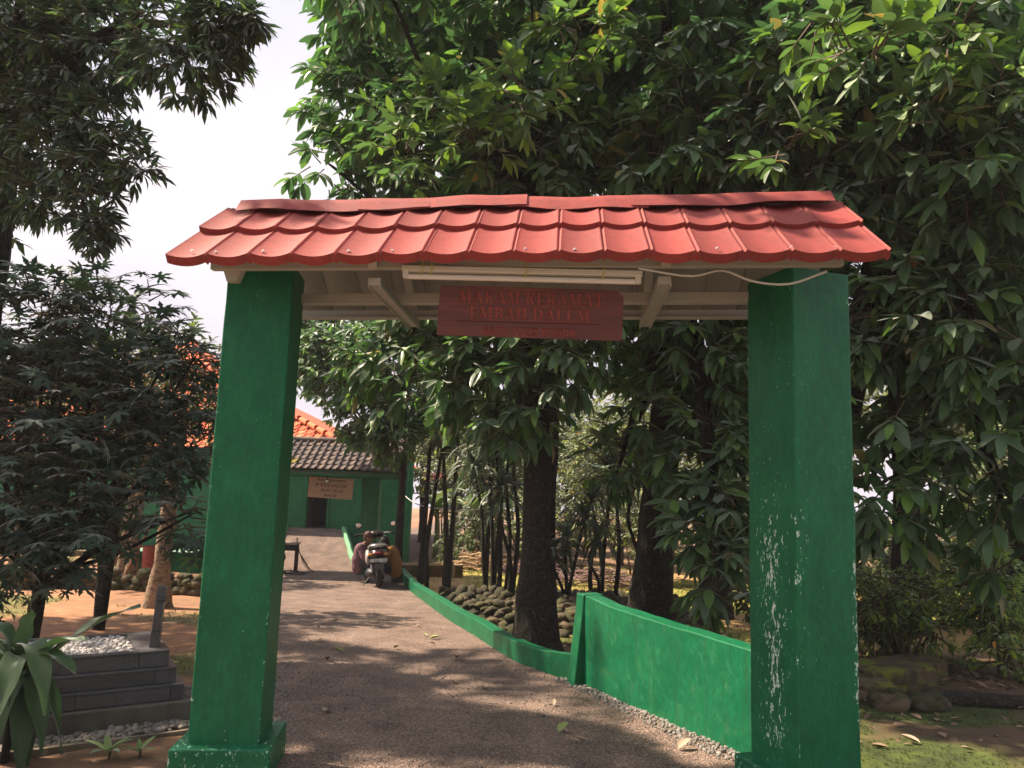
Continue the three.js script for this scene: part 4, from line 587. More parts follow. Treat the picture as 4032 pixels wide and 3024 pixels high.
// ---------------------------------------------------------------- foliage tools
camera.updateMatrixWorld(); camera.aspect = 4 / 3; camera.updateProjectionMatrix();
const UPV = V(0, 1, 0);
function leafBlade(ts, width, fold, droop, wave = 0, tip = 1) {     // a leaf along +x, length 1, face up
  const P = [], U = [], I = [];
  ts.forEach((t, j) => { let w = width * Math.sin(Math.PI * Math.min(1, t * 0.94 + 0.03) ** 0.85) ** 0.8 * (1 + wave * (j % 2 ? 1 : -1)); if (t === 0 || t === 1) w = 0.004; const y = -droop * t * t; P.push(t, y + fold * w, -w, t, y, 0, t, y + fold * w, w); U.push(t, 0, t, 0.5, t, 1); if (j) { const a = j * 3; I.push(a - 3, a - 2, a + 1, a - 3, a + 1, a, a - 2, a - 1, a + 2, a - 2, a + 2, a + 1); } });
  return fromArrays(P, I, U);
}
const broad = [leafBlade([0, 0.14, 0.32, 0.5, 0.68, 0.86, 1], 0.185, 0.3, 0.16, 0.05), leafBlade([0, 0.14, 0.34, 0.54, 0.74, 0.9, 1], 0.17, 0.45, 0.3, 0.05), leafBlade([0, 0.14, 0.36, 0.62, 0.86, 1], 0.2, 0.15, 0.05, 0.03)];
const small = [leafBlade([0, 0.3, 0.65, 1], 0.2, 0.3, 0.15), leafBlade([0, 0.35, 0.7, 1], 0.23, 0.2, 0.25)];
const tiny = [[0.2, 0.06, 0.12], [0.25, 0.03, 0.2]].map(([w, f, d]) => fromArrays([0, 0, 0, 0.5, f - d * 0.25, -w, 1, -d, 0, 0.5, f - d * 0.25, w, 0.5, -d * 0.25, 0], [0, 4, 1, 1, 4, 2, 2, 4, 3, 3, 4, 0], [0, 0.5, 0.5, 0, 1, 0.5, 0.5, 1, 0.5, 0.5]));
const starLeaf = (() => { // deeply lobed leaf with toothed fingers
  const s = [], n = 7; for (let k = 0; k < n; k++) { const a = (k / (n - 1) - 0.5) * 4.7, L = 0.55 * (1 - 0.5 * Math.abs(k / (n - 1) - 0.5) ** 1.3 * 1.6), p = (r, b) => [Math.cos(a + b) * r, Math.sin(a + b) * r]; if (k) s.push(p(0.17, -0.3)); s.push(p(L * 0.45, -0.19), p(L * 0.6, -0.27), p(L * 0.7, -0.14), p(L, 0), p(L * 0.7, 0.14), p(L * 0.6, 0.27), p(L * 0.45, 0.19)); }
  s.push([-0.02, 0.0]); const g = new THREE.ShapeGeometry(new THREE.Shape(s.map(([x, y]) => new THREE.Vector2(x, y)))); g.rotateX(-Math.PI / 2); const p = g.attributes.position; for (let i = 0; i < p.count; i++) { const x = p.getX(i), z = p.getZ(i), r = Math.hypot(x, z); p.setXYZ(i, x + 0.45, -0.45 * r * r + 0.02, z); } g.computeVertexNormals();
  const st = limb([[0, 0.05, 0], [0.25, 0.05, 0], [0.45, 0.02, 0]], [0.008, 0.006], 3); return merge(g, st); })();
const strap = (w, rise, bend, seg = 7) => { const P = [], U = [], I = []; let x = 0, y = 0, a = rise; for (let j = 0; j <= seg; j++) { const t = j / seg, q = w * Math.sin(Math.PI * Math.min(1, t * 0.9 + 0.12)) ** 0.6 * (j === seg ? 0.05 : 1); P.push(x, y + q * 0.3, -q, x, y, 0, x, y + q * 0.3, q); U.push(t, 0, t, 0.5, t, 1); if (j) { const k = j * 3; I.push(k - 3, k - 2, k + 1, k - 3, k + 1, k, k - 2, k - 1, k + 2, k - 2, k + 2, k + 1); } x += Math.cos(a) / seg; y += Math.sin(a) / seg; a -= bend / seg; } return fromArrays(P, I, U); };
const straps = [strap(0.045, 0.9, 2.0), strap(0.045, 0.4, 1.7), strap(0.04, -0.2, 1.2), strap(0.045, 1.25, 1.6)];

const leafMat = (r, g, b, o = {}) => new THREE.MeshPhysicalMaterial({ color: lin(r, g, b), roughness: 0.9, transmission: 0.5, thickness: 0, clearcoat: 0.45, clearcoatRoughness: 0.32, side: THREE.DoubleSide, ...o });
const coloredCache = new Map(); function colored(m) { if (!coloredCache.has(m)) { const c = m.clone(); c.vertexColors = true; coloredCache.set(m, c); } return coloredCache.get(m); }
function leafMass(items, geos, tint) {      // all the leaves that are not parts of their own, as one geometry, each leaf in its own tone
  let nv = 0, ni = 0; for (const i of items) { const g = geos[i.v % geos.length]; nv += g.attributes.position.count; ni += g.index ? g.index.count : g.attributes.position.count; }
  const P = new Float32Array(nv * 3), N = new Float32Array(nv * 3), C = new Float32Array(nv * 3), I = new Uint32Array(ni); let a = 0, b = 0;
  items.forEach((it, q) => {
    const g = geos[it.v % geos.length], p = g.attributes.position.array, n = g.attributes.normal.array, c = g.attributes.position.count, e = it.m.elements, s = 1 / it.size, t = tint(it.v * 31 + q % 7);
    for (let k = 0; k < c; k++) { const x = p[k * 3], y = p[k * 3 + 1], z = p[k * 3 + 2], u = n[k * 3], v = n[k * 3 + 1], w = n[k * 3 + 2], o = (a + k) * 3; P[o] = e[0] * x + e[4] * y + e[8] * z + e[12]; P[o + 1] = e[1] * x + e[5] * y + e[9] * z + e[13]; P[o + 2] = e[2] * x + e[6] * y + e[10] * z + e[14]; N[o] = (e[0] * u + e[4] * v + e[8] * w) * s; N[o + 1] = (e[1] * u + e[5] * v + e[9] * w) * s; N[o + 2] = (e[2] * u + e[6] * v + e[10] * w) * s; C[o] = t.r; C[o + 1] = t.g; C[o + 2] = t.b; }
    if (g.index) { const ix = g.index.array; for (let k = 0; k < ix.length; k++) I[b++] = ix[k] + a; } else for (let k = 0; k < c; k++) I[b++] = a + k; a += c;
  });
  const g = new THREE.BufferGeometry(); g.setAttribute('position', new THREE.BufferAttribute(P, 3)); g.setAttribute('normal', new THREE.BufferAttribute(N, 3)); g.setAttribute('color', new THREE.BufferAttribute(C, 3)); g.setIndex(new THREE.BufferAttribute(I, 1)); triangles += ni / 3; return g;
}
let triangles = 0;
class Foliage {
  constructor(seed) { this.r = mulberry(seed); this.items = []; this.sticks = []; }
  leaf(p, axis, normal, size, front = 1, v = 0) {
    const x = axis.clone().normalize(), y = normal.clone().addScaledVector(x, -normal.dot(x)); if (y.lengthSq() < 1e-4) y.set(1, 0.2, 0.3).addScaledVector(x, -0.5); y.normalize(); const z = x.clone().cross(y);
    this.items.push({ m: new THREE.Matrix4().makeBasis(x.multiplyScalar(size), y.multiplyScalar(size), z.multiplyScalar(size)).setPosition(p), p: p.clone(), size, front, v });
  }
  rnd(s = 1) { return V((this.r() - 0.5) * 2 * s, (this.r() - 0.5) * 2 * s, (this.r() - 0.5) * 2 * s); }
  spray(p, dir, len, n, size, o = {}) {
    const d = dir.clone().normalize(), side = d.clone().cross(UPV); if (side.lengthSq() < 0.01) side.set(1, 0, 0); side.normalize(); const up = side.clone().cross(d).normalize(), to = camera.position.clone().sub(p).normalize(), front = o.out ? o.out.dot(to) : 1;
    for (let i = 0; i < n; i++) {
      const t = n > 1 ? i / (n - 1) : 1, a = i * 2.39996 + this.r() * 0.5, q = p.clone().addScaledVector(d, len * (0.3 + 0.7 * t));
      const ax = d.clone().multiplyScalar(0.25 + 0.75 * t).addScaledVector(side, Math.cos(a) * (1.05 - 0.4 * t)).addScaledVector(up, Math.sin(a) * (0.55 - 0.2 * t)); ax.normalize(); ax.y -= (o.droop ?? 0.25) * (0.5 + this.r()); ax.normalize();
      this.leaf(q, ax, UPV.clone().add(this.rnd(o.tilt ?? 0.45)), size * (0.58 + 0.75 * this.r()) * (1 - 0.2 * t), front, Math.floor(this.r() * 97));
    }
    if (o.stick !== false) this.sticks.push([p.clone().addScaledVector(d, -len * 0.5), p.clone().addScaledVector(d, len)]);
  }
  blob([x, y, z, r], per, n, size, len, o = {}) {
    const R = this.r, count = Math.round(per * 12.57 * r * r);
    for (let i = 0; i < count; i++) {
      const d = this.rnd(); if (d.lengthSq() > 1 || d.lengthSq() < 0.02) { i--; continue; } d.normalize();
      const lump = 0.6 + 0.8 * fbm(d.x * 2.6 + x * 3 + 20, d.y * 2.6 + d.z * 2.9 + z + 20, 2, 3), k = (0.5 + 0.5 * R() ** 0.6) * lump, p = V(x + d.x * r * k * (o.sx ?? 1), y + d.y * r * k * (o.sy ?? 1), z + d.z * r * k);
      if (p.y < land(p.x, p.z) + 0.12 || (Math.abs(p.x) < 2.15 && p.z > -5.5 && p.z < -3.2 && p.y < 3.6) || (p.z > -3.4 && p.z < 3.8 && Math.abs(p.x) < 3.2) || (o.reject && o.reject(p))) continue;
      this.spray(p, d.clone().multiplyScalar(0.75).add(this.rnd(0.5)).add(V(0, o.lift ?? -0.1, 0)), len, n, size, { ...o, out: d });
    }
  }
  build(parent, geos, mat, { parts = 0, name = 'leaf', foliage = 'foliage', tints = [0.6, 1.3], young = 0.24, twigs = true, twigR = 0.007 } = {}) {
    const v = V(0, 0, 0); for (const it of this.items) { v.copy(it.p).project(camera); const inside = Math.abs(v.x) < 1 && Math.abs(v.y) < 1 && v.z < 1; it.score = inside ? it.size / it.p.distanceTo(camera.position) * (it.front > 0 ? 1 : 0.45) : 0; }
    this.items.sort((a, b) => b.score - a.score);
    const tint = (k) => { const h = hash(k, 3, 7), yk = hash(k, 5, 9) < young ? 1 : 0, s = lerp(tints[0], tints[1], h); if (hash(k, 8, 4) < 0.015) return lin(s * 4, s * 1.5, s * 1.2); return lin(s * (1 + yk * 1.3), s * (1 + yk * 1.0), s * (1 - 0.1 * yk)); };
    const tones = parts ? [0, 1, 2, 3, 4, 5, 6, 7].map((k) => { const m = mat.clone(), c = tint(k * 13 + 1); m.color.multiply(c); return m; }) : [];
    const own = parts ? this.items.slice(0, parts).filter((i) => i.score > 0) : [], rest = this.items.slice(own.length);
    own.forEach((it, k) => { const o = mesh(name, geos[it.v % geos.length], tones[it.v % 8], parent); o.matrixAutoUpdate = true; it.m.decompose(o.position, o.quaternion, o.scale); });
    if (rest.length) { const o = mesh(foliage, leafMass(rest, geos, tint), colored(mat), parent); o.userData.kind = 'stuff'; }
    if (twigs && this.sticks.length) {
      const P = [], I = [], a = V(0, 0, 0), b = V(0, 0, 0); for (const [p, q] of this.sticks) { const d = q.clone().sub(p).normalize(); a.copy(d).cross(UPV); if (a.lengthSq() < 0.01) a.set(1, 0, 0); a.normalize(); b.copy(d).cross(a); const n = P.length / 3; for (const [c, r] of [[p, twigR * 1.4], [q, twigR * 0.6]]) for (let k = 0; k < 3; k++) { const w = k * 2.0944; P.push(c.x + (a.x * Math.cos(w) + b.x * Math.sin(w)) * r, c.y + (a.y * Math.cos(w) + b.y * Math.sin(w)) * r, c.z + (a.z * Math.cos(w) + b.z * Math.sin(w)) * r); } for (let k = 0; k < 3; k++) { const e = (k + 1) % 3; I.push(n + k, n + 3 + e, n + e, n + k, n + 3 + k, n + 3 + e); } }
      const t = mesh('twigs', fromArrays(P, I), M.twig, parent); t.userData.kind = 'stuff';
    }
    return this.items.length;
  }
}
function branches(parent, fork, blobs, r0, mat) { // limbs from a fork to the clumps
  for (const [x, y, z, r] of blobs) { const e = V(x, y, z), m = fork.clone().lerp(e, 0.5).add(V(0, 0.12 * fork.distanceTo(e) * (y > fork.y ? -0.5 : 1), 0)); mesh('branch', limb([fork, m, e, e.clone().add(e.clone().sub(m).setLength(r * 0.5))], [r0 * Math.min(1, 0.35 + r * 0.4), r0 * 0.4, r0 * 0.22, r0 * 0.08], 6, 3, 0.12), mat, parent); }
}
function trunkAt(parent, x, z, top, r, { lean = [0, 0], mat = M.bark, flare = 1.8, seed = 1, name = 'trunk' } = {}) {
  const y = land(x, z) - 0.1, h = top - y, p = [[x, y, z], [x + lean[0] * 0.03, y + h * 0.06, z], [x + lean[0] * 0.15, y + h * 0.25, z + lean[1] * 0.15], [x + lean[0] * 0.5, y + h * 0.6, z + lean[1] * 0.5], [x + lean[0], top, z + lean[1]]];
  return mesh(name, limb(p, [r * flare, r * (1 + (flare - 1) * 0.45), r * 1.02, r * 0.9, r * 0.75], 20, seed, 0.13, name === 'trunk' ? 0.5 : 0), mat, parent);
}
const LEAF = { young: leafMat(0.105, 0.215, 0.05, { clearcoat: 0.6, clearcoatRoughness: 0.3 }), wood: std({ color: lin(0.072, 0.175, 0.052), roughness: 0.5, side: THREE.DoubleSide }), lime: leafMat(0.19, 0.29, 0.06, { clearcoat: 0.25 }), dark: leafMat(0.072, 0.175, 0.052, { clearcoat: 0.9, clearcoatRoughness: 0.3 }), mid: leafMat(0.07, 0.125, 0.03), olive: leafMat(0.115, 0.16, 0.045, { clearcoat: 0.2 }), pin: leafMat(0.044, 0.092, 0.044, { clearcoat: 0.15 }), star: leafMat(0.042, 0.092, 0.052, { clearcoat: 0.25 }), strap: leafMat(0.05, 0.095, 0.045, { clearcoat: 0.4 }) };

// ---------------------------------------------------------------- the big broad leaved trees behind and beside the gateway
const crownA = [[-0.68, 5.57, -8.6, 1.19], [-1.95, 6.34, -9.4, 0.72], [-1.61, 7.14, -9.2, 0.94], [-2.3, 5.4, -9.2, 0.42], [0.1, 6.59, -8.3, 1.15], [0.13, 5.02, -7.6, 0.78], [-0.64, 4.23, -9.0, 1.08], [-1.17, 3.11, -9.2, 0.72], [-0.24, 2.85, -8.4, 0.61], [0.48, 3.02, -7.8, 0.52], [0.08, 2.37, -8.2, 0.39], [-0.82, 8.38, -9.0, 1.35], [0.68, 4.35, -8.2, 0.99], [-1.5, 6.7, -7.0, 0.55]];
const crownB = [[1.57, 6.11, -7.6, 1.1], [2.29, 4.92, -7.0, 0.72], [1.63, 4.84, -7.2, 0.61], [2.11, 3.08, -8.4, 0.76], [1.48, 2.46, -8.6, 0.36], [2.1, 2.1, -8.0, 0.52], [2.0, 1.3, -7.6, 0.36], [2.3, 1.55, -8.0, 0.5], [1.5, 7.2, -7.8, 0.9], [2.05, 4.2, -8.6, 1.03], [2.1, 0.8, -7.5, 0.28], [1.29, 1.85, -9.0, 0.32]];
const crownC = [[3.35, 5.27, -6.1, 0.77], [3.79, 4.37, -6.0, 0.69], [2.76, 5.3, -6.4, 0.77], [3.2, 4.45, -6.5, 0.59], [3.45, 3.3, -6.6, 0.59], [3.97, 3.03, -6.4, 0.65], [3.49, 2.44, -6.9, 0.54], [4.1, 2.0, -6.6, 0.6], [3.55, 1.6, -7.1, 0.46], [4.6, 1.25, -7.1, 0.36], [4.73, 3.87, -6.4, 1.0], [3.7, 6.77, -6.5, 1.02], [3.95, 4.14, -7.0, 0.72]];
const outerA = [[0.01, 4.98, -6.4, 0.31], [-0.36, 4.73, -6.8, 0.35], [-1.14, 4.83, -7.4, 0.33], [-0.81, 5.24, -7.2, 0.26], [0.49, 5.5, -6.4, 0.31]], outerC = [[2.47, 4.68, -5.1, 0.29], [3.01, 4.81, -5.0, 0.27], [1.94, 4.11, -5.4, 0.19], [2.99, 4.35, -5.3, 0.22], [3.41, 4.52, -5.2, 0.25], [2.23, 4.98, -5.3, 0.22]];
function bigTree(label, seed, blobs, x, z, top, r, lean, o = {}) {
  const t = thing('broadleaf_tree', label, 'tree'); trunkAt(t, x, z, top, r, { lean, mat: M.bark, seed, flare: o.flare ?? 1.9 });
  branches(t, V(x + lean[0] * 0.8, top * 0.82, z + lean[1] * 0.8), blobs, r * 0.62, M.bark);
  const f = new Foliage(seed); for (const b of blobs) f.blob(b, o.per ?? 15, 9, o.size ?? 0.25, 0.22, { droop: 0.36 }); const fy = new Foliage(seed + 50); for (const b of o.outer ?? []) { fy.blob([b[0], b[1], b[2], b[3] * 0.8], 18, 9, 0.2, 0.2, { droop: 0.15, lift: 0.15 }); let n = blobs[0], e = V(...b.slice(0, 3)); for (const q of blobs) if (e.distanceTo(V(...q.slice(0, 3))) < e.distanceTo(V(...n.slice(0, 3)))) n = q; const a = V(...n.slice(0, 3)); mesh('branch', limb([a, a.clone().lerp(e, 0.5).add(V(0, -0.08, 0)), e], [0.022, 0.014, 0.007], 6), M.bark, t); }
  if (o.outer) fy.build(t, broad, LEAF.young, { parts: 90, young: 0.3 });  // sunlight put into the colour: outer clusters take a lighter young green
  f.build(t, broad, LEAF.dark, { parts: o.outer ? 210 : 300 }); return t;
}
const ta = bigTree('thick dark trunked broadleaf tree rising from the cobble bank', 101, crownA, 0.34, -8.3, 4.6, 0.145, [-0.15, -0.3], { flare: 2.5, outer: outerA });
{ const f = new Foliage(111); f.blob([-0.55, 5.95, -5.05, 0.42], 13, 8, 0.22, 0.22, {}); f.build(ta, broad, LEAF.dark, {}); mesh('branch', limb([[-0.7, 8.2, -8.6], [-0.6, 8.0, -6.8], [-0.5, 6.9, -5.4], [-0.55, 5.9, -5.0]], [0.05, 0.035, 0.02, 0.008], 6), M.bark, ta); }
bigTree('broadleaf tree whose drooping boughs hang behind the low green wall', 102, crownB, 1.75, -9.6, 4.6, 0.21, [0.25, 0.9]);
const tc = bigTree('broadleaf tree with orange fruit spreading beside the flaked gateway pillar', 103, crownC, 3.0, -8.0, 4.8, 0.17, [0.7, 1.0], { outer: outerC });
{ const f = std({ color: lin(0.22, 0.075, 0.02), roughness: 0.6 }), r = mulberry(8); for (const [x, y, z] of [[3.62, 5.05, -5.75], [3.95, 4.6, -5.6], [2.5, 3.95, -6.1], [3.3, 3.5, -6.15]]) for (let k = 0; k < 3; k++) { const g = mesh('fruit', lobed(0.03 + r() * 0.008, 3, 1, 1.1, 1, 2, 0.05), f, tc); g.position.set(x + (r() - 0.5) * 0.1, y + (r() - 0.5) * 0.06, z + (r() - 0.5) * 0.08); } }
// the shaded wood behind them
const wood = [[[0.95, 7.65, -12, 2.38], [-0.51, 5.13, -13, 1.95], [1.1, 4.77, -13, 1.33]], [[3.63, 7.75, -12, 2.74], [3.24, 4.6, -12, 2.02], [2.86, 11.2, -12.4, 3.2]], [[6.48, 6.97, -11, 2.4], [5.6, 4.9, -11, 1.7], [7.0, 4.4, -11.4, 1.1]], [[8.79, 10.0, -12, 2.6], [9.6, 5.6, -12.4, 2.2]]];
const woodAt = [[0.6, -13.2, 5], [3.3, -12.4, 5.4], [5.9, -11.6, 5], [8.1, -12.3, 6]], woodLabel = ['tall shaded tree standing behind the thick dark trunk', 'tall dense tree rising behind the drooping boughs', 'dark bushy tree standing in the wood behind the fruit tree', 'tallest dark tree at the shaded edge of the wood'];
wood.forEach((b, i) => { const [x, z, top] = woodAt[i], t = thing('forest_tree', woodLabel[i], 'tree'); trunkAt(t, x, z, top, 0.19, { lean: [0.1, 0.2], mat: M.bark, seed: i }); branches(t, V(x + 0.08, top * 0.85, z + 0.15), b, 0.12, M.bark); const f = new Foliage(200 + i); for (const q of b) f.blob(q, 7.5, 7, 0.33, 0.35, { droop: 0.3, tilt: 0.6 }); f.build(t, tiny, LEAF.wood, { tints: [0.6, 1.2], twigs: true }); });

// ---------------------------------------------------------------- whorl leaved tree overhead
{
  const seen = [[-2.49, 4.62, -5.3, 0.35], [-2.23, 4.81, -5.3, 0.19], [-3.72, 5.2, -6.2, 0.48], [-4.41, 5.26, -6.4, 0.5], [-4.14, 4.56, -6.3, 0.32], [-3.52, 4.37, -6.0, 0.18], [-3.28, 4.15, -5.9, 0.14], [-2.98, 3.89, -5.8, 0.13], [-3.48, 3.93, -5.9, 0.18], [-3.86, 4.14, -6.1, 0.2], [-3.4, 3.6, -5.9, 0.15], [-3.27, 3.4, -5.8, 0.08], [-4.35, 3.97, -6.4, 0.21], [-3.95, 3.78, -6.2, 0.13], [-2.0, 4.83, -5.2, 0.06]];
  const above = [[-5.7, 7.2, -8.0, 0.75], [-6.1, 7.2, -8.9, 0.8], [-5.9, 7.4, -9.6, 0.6], [-4.0, 6.6, -5.6, 0.42], [-6.4, 7.3, -7.0, 0.8], [-4.9, 6.3, -6.6, 0.55], [-6.1, 5.4, -6.4, 1.0], [-6.7, 5.4, -5.5, 0.9]];
  const t = thing('whorl_leaf_tree', 'dark tree with narrow whorled leaves whose boughs hang against the sky', 'tree'); trunkAt(t, -5.15, -7.3, 5.2, 0.19, { lean: [0.15, 0.2], seed: 8 }); branches(t, V(-4.98, 5.0, -7.1), [...above, ...seen.slice(0, 5)], 0.11, M.bark);
  for (const [a, e] of [[4, 5], [5, 6], [6, 7], [9, 8], [8, 10], [10, 11], [4, 9], [9, 13], [4, 12], [0, 14]]) mesh('branch', limb([V(...seen[a].slice(0, 3)), V(...seen[a].slice(0, 3)).lerp(V(...seen[e].slice(0, 3)), 0.5).add(V(0, 0.05, 0)), V(...seen[e].slice(0, 3))], [0.014, 0.01, 0.006], 5), M.bark, t);
  const lance = [leafBlade([0, 0.3, 0.65, 1], 0.13, 0.25, 0.16), leafBlade([0, 0.3, 0.65, 1], 0.15, 0.35, 0.3)], f = new Foliage(301);
  for (const b of seen) f.blob(b, b[3] < 0.1 ? 300 : b[3] < 0.25 ? 80 : 62, 11, 0.14, 0.1, { droop: 0.2, tilt: 0.5 }); for (const b of above) f.blob(b, 11, 9, 0.2, 0.16, { droop: 0.2, tilt: 0.5 });
  f.build(t, lance, LEAF.pin, { parts: 300, twigR: 0.003 });
}
// ---------------------------------------------------------------- lobed leaf shrub in front of the orange roof
{
  const blobs = [[-4.48, 2.82, -7.2, 0.61], [-3.87, 2.84, -7.2, 0.52], [-3.38, 2.37, -7.2, 0.5], [-3.99, 2.09, -6.8, 0.57], [-3.16, 1.95, -7.4, 0.36], [-3.58, 1.79, -7.2, 0.52], [-4.03, 1.35, -6.6, 0.48], [-3.6, 1.25, -6.7, 0.36], [-3.09, 2.57, -7.3, 0.24], [-2.88, 1.15, -7.0, 0.23], [-4.64, 2.0, -7.0, 0.63], [-5.21, 2.66, -7.2, 0.61], [-4.2, 0.9, -6.5, 0.36], [-3.85, 0.88, -6.6, 0.28]];
  const t = thing('lobed_leaf_shrub', 'tall shrub with deeply lobed star shaped leaves before the orange roof', 'shrub'); trunkAt(t, -4.15, -7.0, 1.1, 0.06, { lean: [0.12, 0], mat: M.bark, seed: 12, flare: 1.5 }); branches(t, V(-4.08, 0.62, -7.0), blobs, 0.05, M.bark);
  mesh('branch', limb([[-4.1, 0.45, -6.95], [-3.6, 0.8, -6.75], [-3.3, 0.98, -6.8], [-2.85, 1.2, -7.0]], [0.035, 0.03, 0.022, 0.01], 7, 2, 0.1), M.bark, t);
  const f = new Foliage(302); for (const b of blobs) f.blob(b, 23, 3, 0.3, 0.12, { droop: 0.3, tilt: 0.5, lift: 0.15 }); f.build(t, [starLeaf], LEAF.star, { parts: 300, tints: [0.7, 1.3], young: 0.04 });
}
// small tree arching over the second gateway
{
  const blobs = [[-3.45, 3.79, -15.5, 0.75], [-2.85, 3.05, -15.5, 0.7], [-2.3, 2.48, -15.2, 0.46], [-3.86, 4.15, -15.5, 0.47], [-2.77, 4.05, -15.8, 0.76], [-2.17, 3.22, -16.0, 0.58], [-4.4, 4.3, -16.7, 0.75], [-3.7, 4.6, -16.6, 0.8], [-4.9, 5.2, -17.0, 0.8]];
  const t = thing('arching_tree', 'slender dark tree arching over the grey pantile gateway roof', 'tree'); trunkAt(t, -2.28, -16.6, 2.2, 0.085, { lean: [0.1, 0.6], mat: M.bark, seed: 4 }); branches(t, V(-2.2, 1.75, -16.2), blobs, 0.06, M.bark);
  const f = new Foliage(303); for (const b of [...blobs, [-2.8, 2.6, -15.6, 0.45], [-2.45, 2.9, -15.6, 0.5]]) f.blob(b, 30, 7, 0.19, 0.18, { droop: 0.3 }); f.build(t, small, LEAF.dark, { parts: 120 });
}

// ---------------------------------------------------------------- strap leaved plants
function rosette(f, c, n, len, spread = 1) { for (let i = 0; i < n; i++) { const a = i * 2.39996 + f.r() * 0.4, e = f.r(); f.leaf(c.clone().add(V(0, -0.1 * e * len, 0)), V(Math.cos(a), -0.1 * e * spread, Math.sin(a)), UPV, len * (0.75 + 0.5 * f.r()), Math.sin(a) > 0 ? 1 : 0, Math.floor(f.r() * 97)); } }
function caneTree(label, x, z, heads, r0, n, len, group) {
  const t = thing('dracaena_tree', label, 'dracaena', [0, 0, 0], 0, group), f = new Foliage(Math.round(400 + x * 13 + z * 7)), y = land(x, z);
  heads.forEach(([dx, h, dz, sx = 0, sz = 0], k) => { mesh('stem', limb([[x + sx, y - 0.05, z + sz], [x + sx + dx * 0.25 + 0.03, y + h * 0.35, z + sz + dz * 0.3], [x + dx * 0.7, y + h * 0.7, z + dz * 0.6], [x + dx, y + h, z + dz]], [r0 * 1.35, r0, r0 * 0.8, r0 * 0.55], 8, k, 0.15), M.bark, t); rosette(f, V(x + dx, y + h, z + dz), n, len); });
  f.build(t, straps, LEAF.strap, { parts: 60, foliage: 'foliage', twigs: false, tints: [0.65, 1.4], young: 0.06 }); return t;
}
caneTree('twin stemmed dracaena with drooping strap leaves beside the brown kerb', -1.78, -16.35, [[0.12, 3.5, 0], [0.4, 3.1, 0.15, 0.02, 0]], 0.05, 80, 0.75);
caneTree('dracaena with forked base growing behind the cobble bank', -1.16, -15.75, [[0.12, 3.6, 0], [-0.2, 3.1, 0.1, -0.03, 0.03]], 0.05, 80, 0.75);
caneTree('pair of slim dracaena canes rising from the cobbles', -0.36, -16.2, [[0.02, 3.2, 0, -0.06, 0], [0.25, 3.5, 0.1, 0.1, 0]], 0.045, 70, 0.75);
caneTree('many stemmed clump of dracaena canes next to the thick dark trunk', -0.1, -13.6, [[-0.3, 2.7, 0, -0.1, 0], [-0.15, 3.2, 0.1, 0, 0], [0.1, 2.9, 0, 0.1, 0], [-0.5, 2.2, 0.1, -0.2, 0.1], [0.25, 3.4, 0.1, 0.2, 0], [0.0, 1.9, 0.3, 0.15, 0.1]], 0.034, 60, 0.75);
caneTree('low dracaena with leaves hanging to the grass', 0.98, -13.0, [[0.0, 1.1, 0], [0.3, 1.5, 0.1], [-0.25, 0.9, 0.1], [0.55, 1.2, 0.0, 0.4, 0]], 0.03, 50, 0.6);
caneTree('slim dracaena canes behind the end of the low green wall', 1.75, -13.6, [[0.0, 2.3, 0, -0.1, 0], [0.2, 2.7, 0.1, 0.12, 0], [-0.3, 1.8, 0.1, -0.25, 0], [0.5, 2.2, 0, 0.4, 0]], 0.036, 50, 0.65);
caneTree('tall dracaena whose spiky head tops the lobed leaf shrub', -4.57, -9.0, [[0, 3.75, 0], [0.25, 3.3, 0.1], [-0.3, 3.2, 0]], 0.05, 46, 0.5);
single('stump_post', 'thin dead stem standing alone beside the kerb', 'stem', limb([[-1.55, -0.55, -15.7], [-1.57, -0.1, -15.7], [-1.6, 0.28, -15.72]], [0.05, 0.045, 0.03], 7, 3, 0.2), M.bark);

// trunks on the grave side
{
  const t = thing('pale_trunk_tree', 'pale mottled tree with flared foot beyond the granite grave', 'tree'); trunkAt(t, -5.0, -11.45, 2.4, 0.115, { lean: [0.1, 0], mat: M.barkPale, flare: 2.3, seed: 5 }); const b = [[-4.9, 3.1, -11.4, 0.8], [-5.5, 2.7, -11.3, 0.6], [-4.4, 2.6, -11.5, 0.5]]; branches(t, V(-4.92, 2.2, -11.45), b, 0.07, M.barkPale); const f = new Foliage(331); for (const q of b) f.blob(q, 16, 7, 0.13, 0.2, {}); f.build(t, small, LEAF.mid, {});
  const t2 = thing('clump_tree', 'clump of pale leaning trunks behind the rubble wall', 'tree'); const c = [[-7.9, 3.4, -16.3, 1.1], [-7.2, 3.0, -16.2, 0.8], [-8.7, 2.9, -16.4, 0.9]]; for (const [x, z, l] of [[-7.95, -16.4, 0.2], [-7.72, -16.3, 0.1], [-8.15, -16.5, -0.15]]) trunkAt(t2, x, z, 3.0, 0.1, { lean: [l, 0], mat: M.barkPale, flare: 1.6, seed: Math.round(-x * 9) }); branches(t2, V(-7.9, 2.6, -16.4), c, 0.06, M.barkPale); const f2 = new Foliage(332); for (const q of c) f2.blob(q, 14, 7, 0.15, 0.2, { droop: 0.5 }); f2.build(t2, small, LEAF.mid, {});
  const t3 = thing('clump_tree', 'two reddish stems standing in front of the green wall', 'tree'); const c3 = [[-8.9, 3.4, -15.0, 1.0], [-9.7, 3.2, -15.2, 0.9]]; for (const [x, l] of [[-9.05, 0.15], [-9.35, -0.1]]) trunkAt(t3, x, -15.0, 3.0, 0.075, { lean: [l, 0], mat: M.barkPale, flare: 1.5, seed: Math.round(-x * 7) }); branches(t3, V(-9.2, 2.6, -15.0), c3, 0.05, M.barkPale); const f3 = new Foliage(333); for (const q of c3) f3.blob(q, 14, 7, 0.15, 0.2, { droop: 0.5 }); f3.build(t3, small, LEAF.mid, {});
}
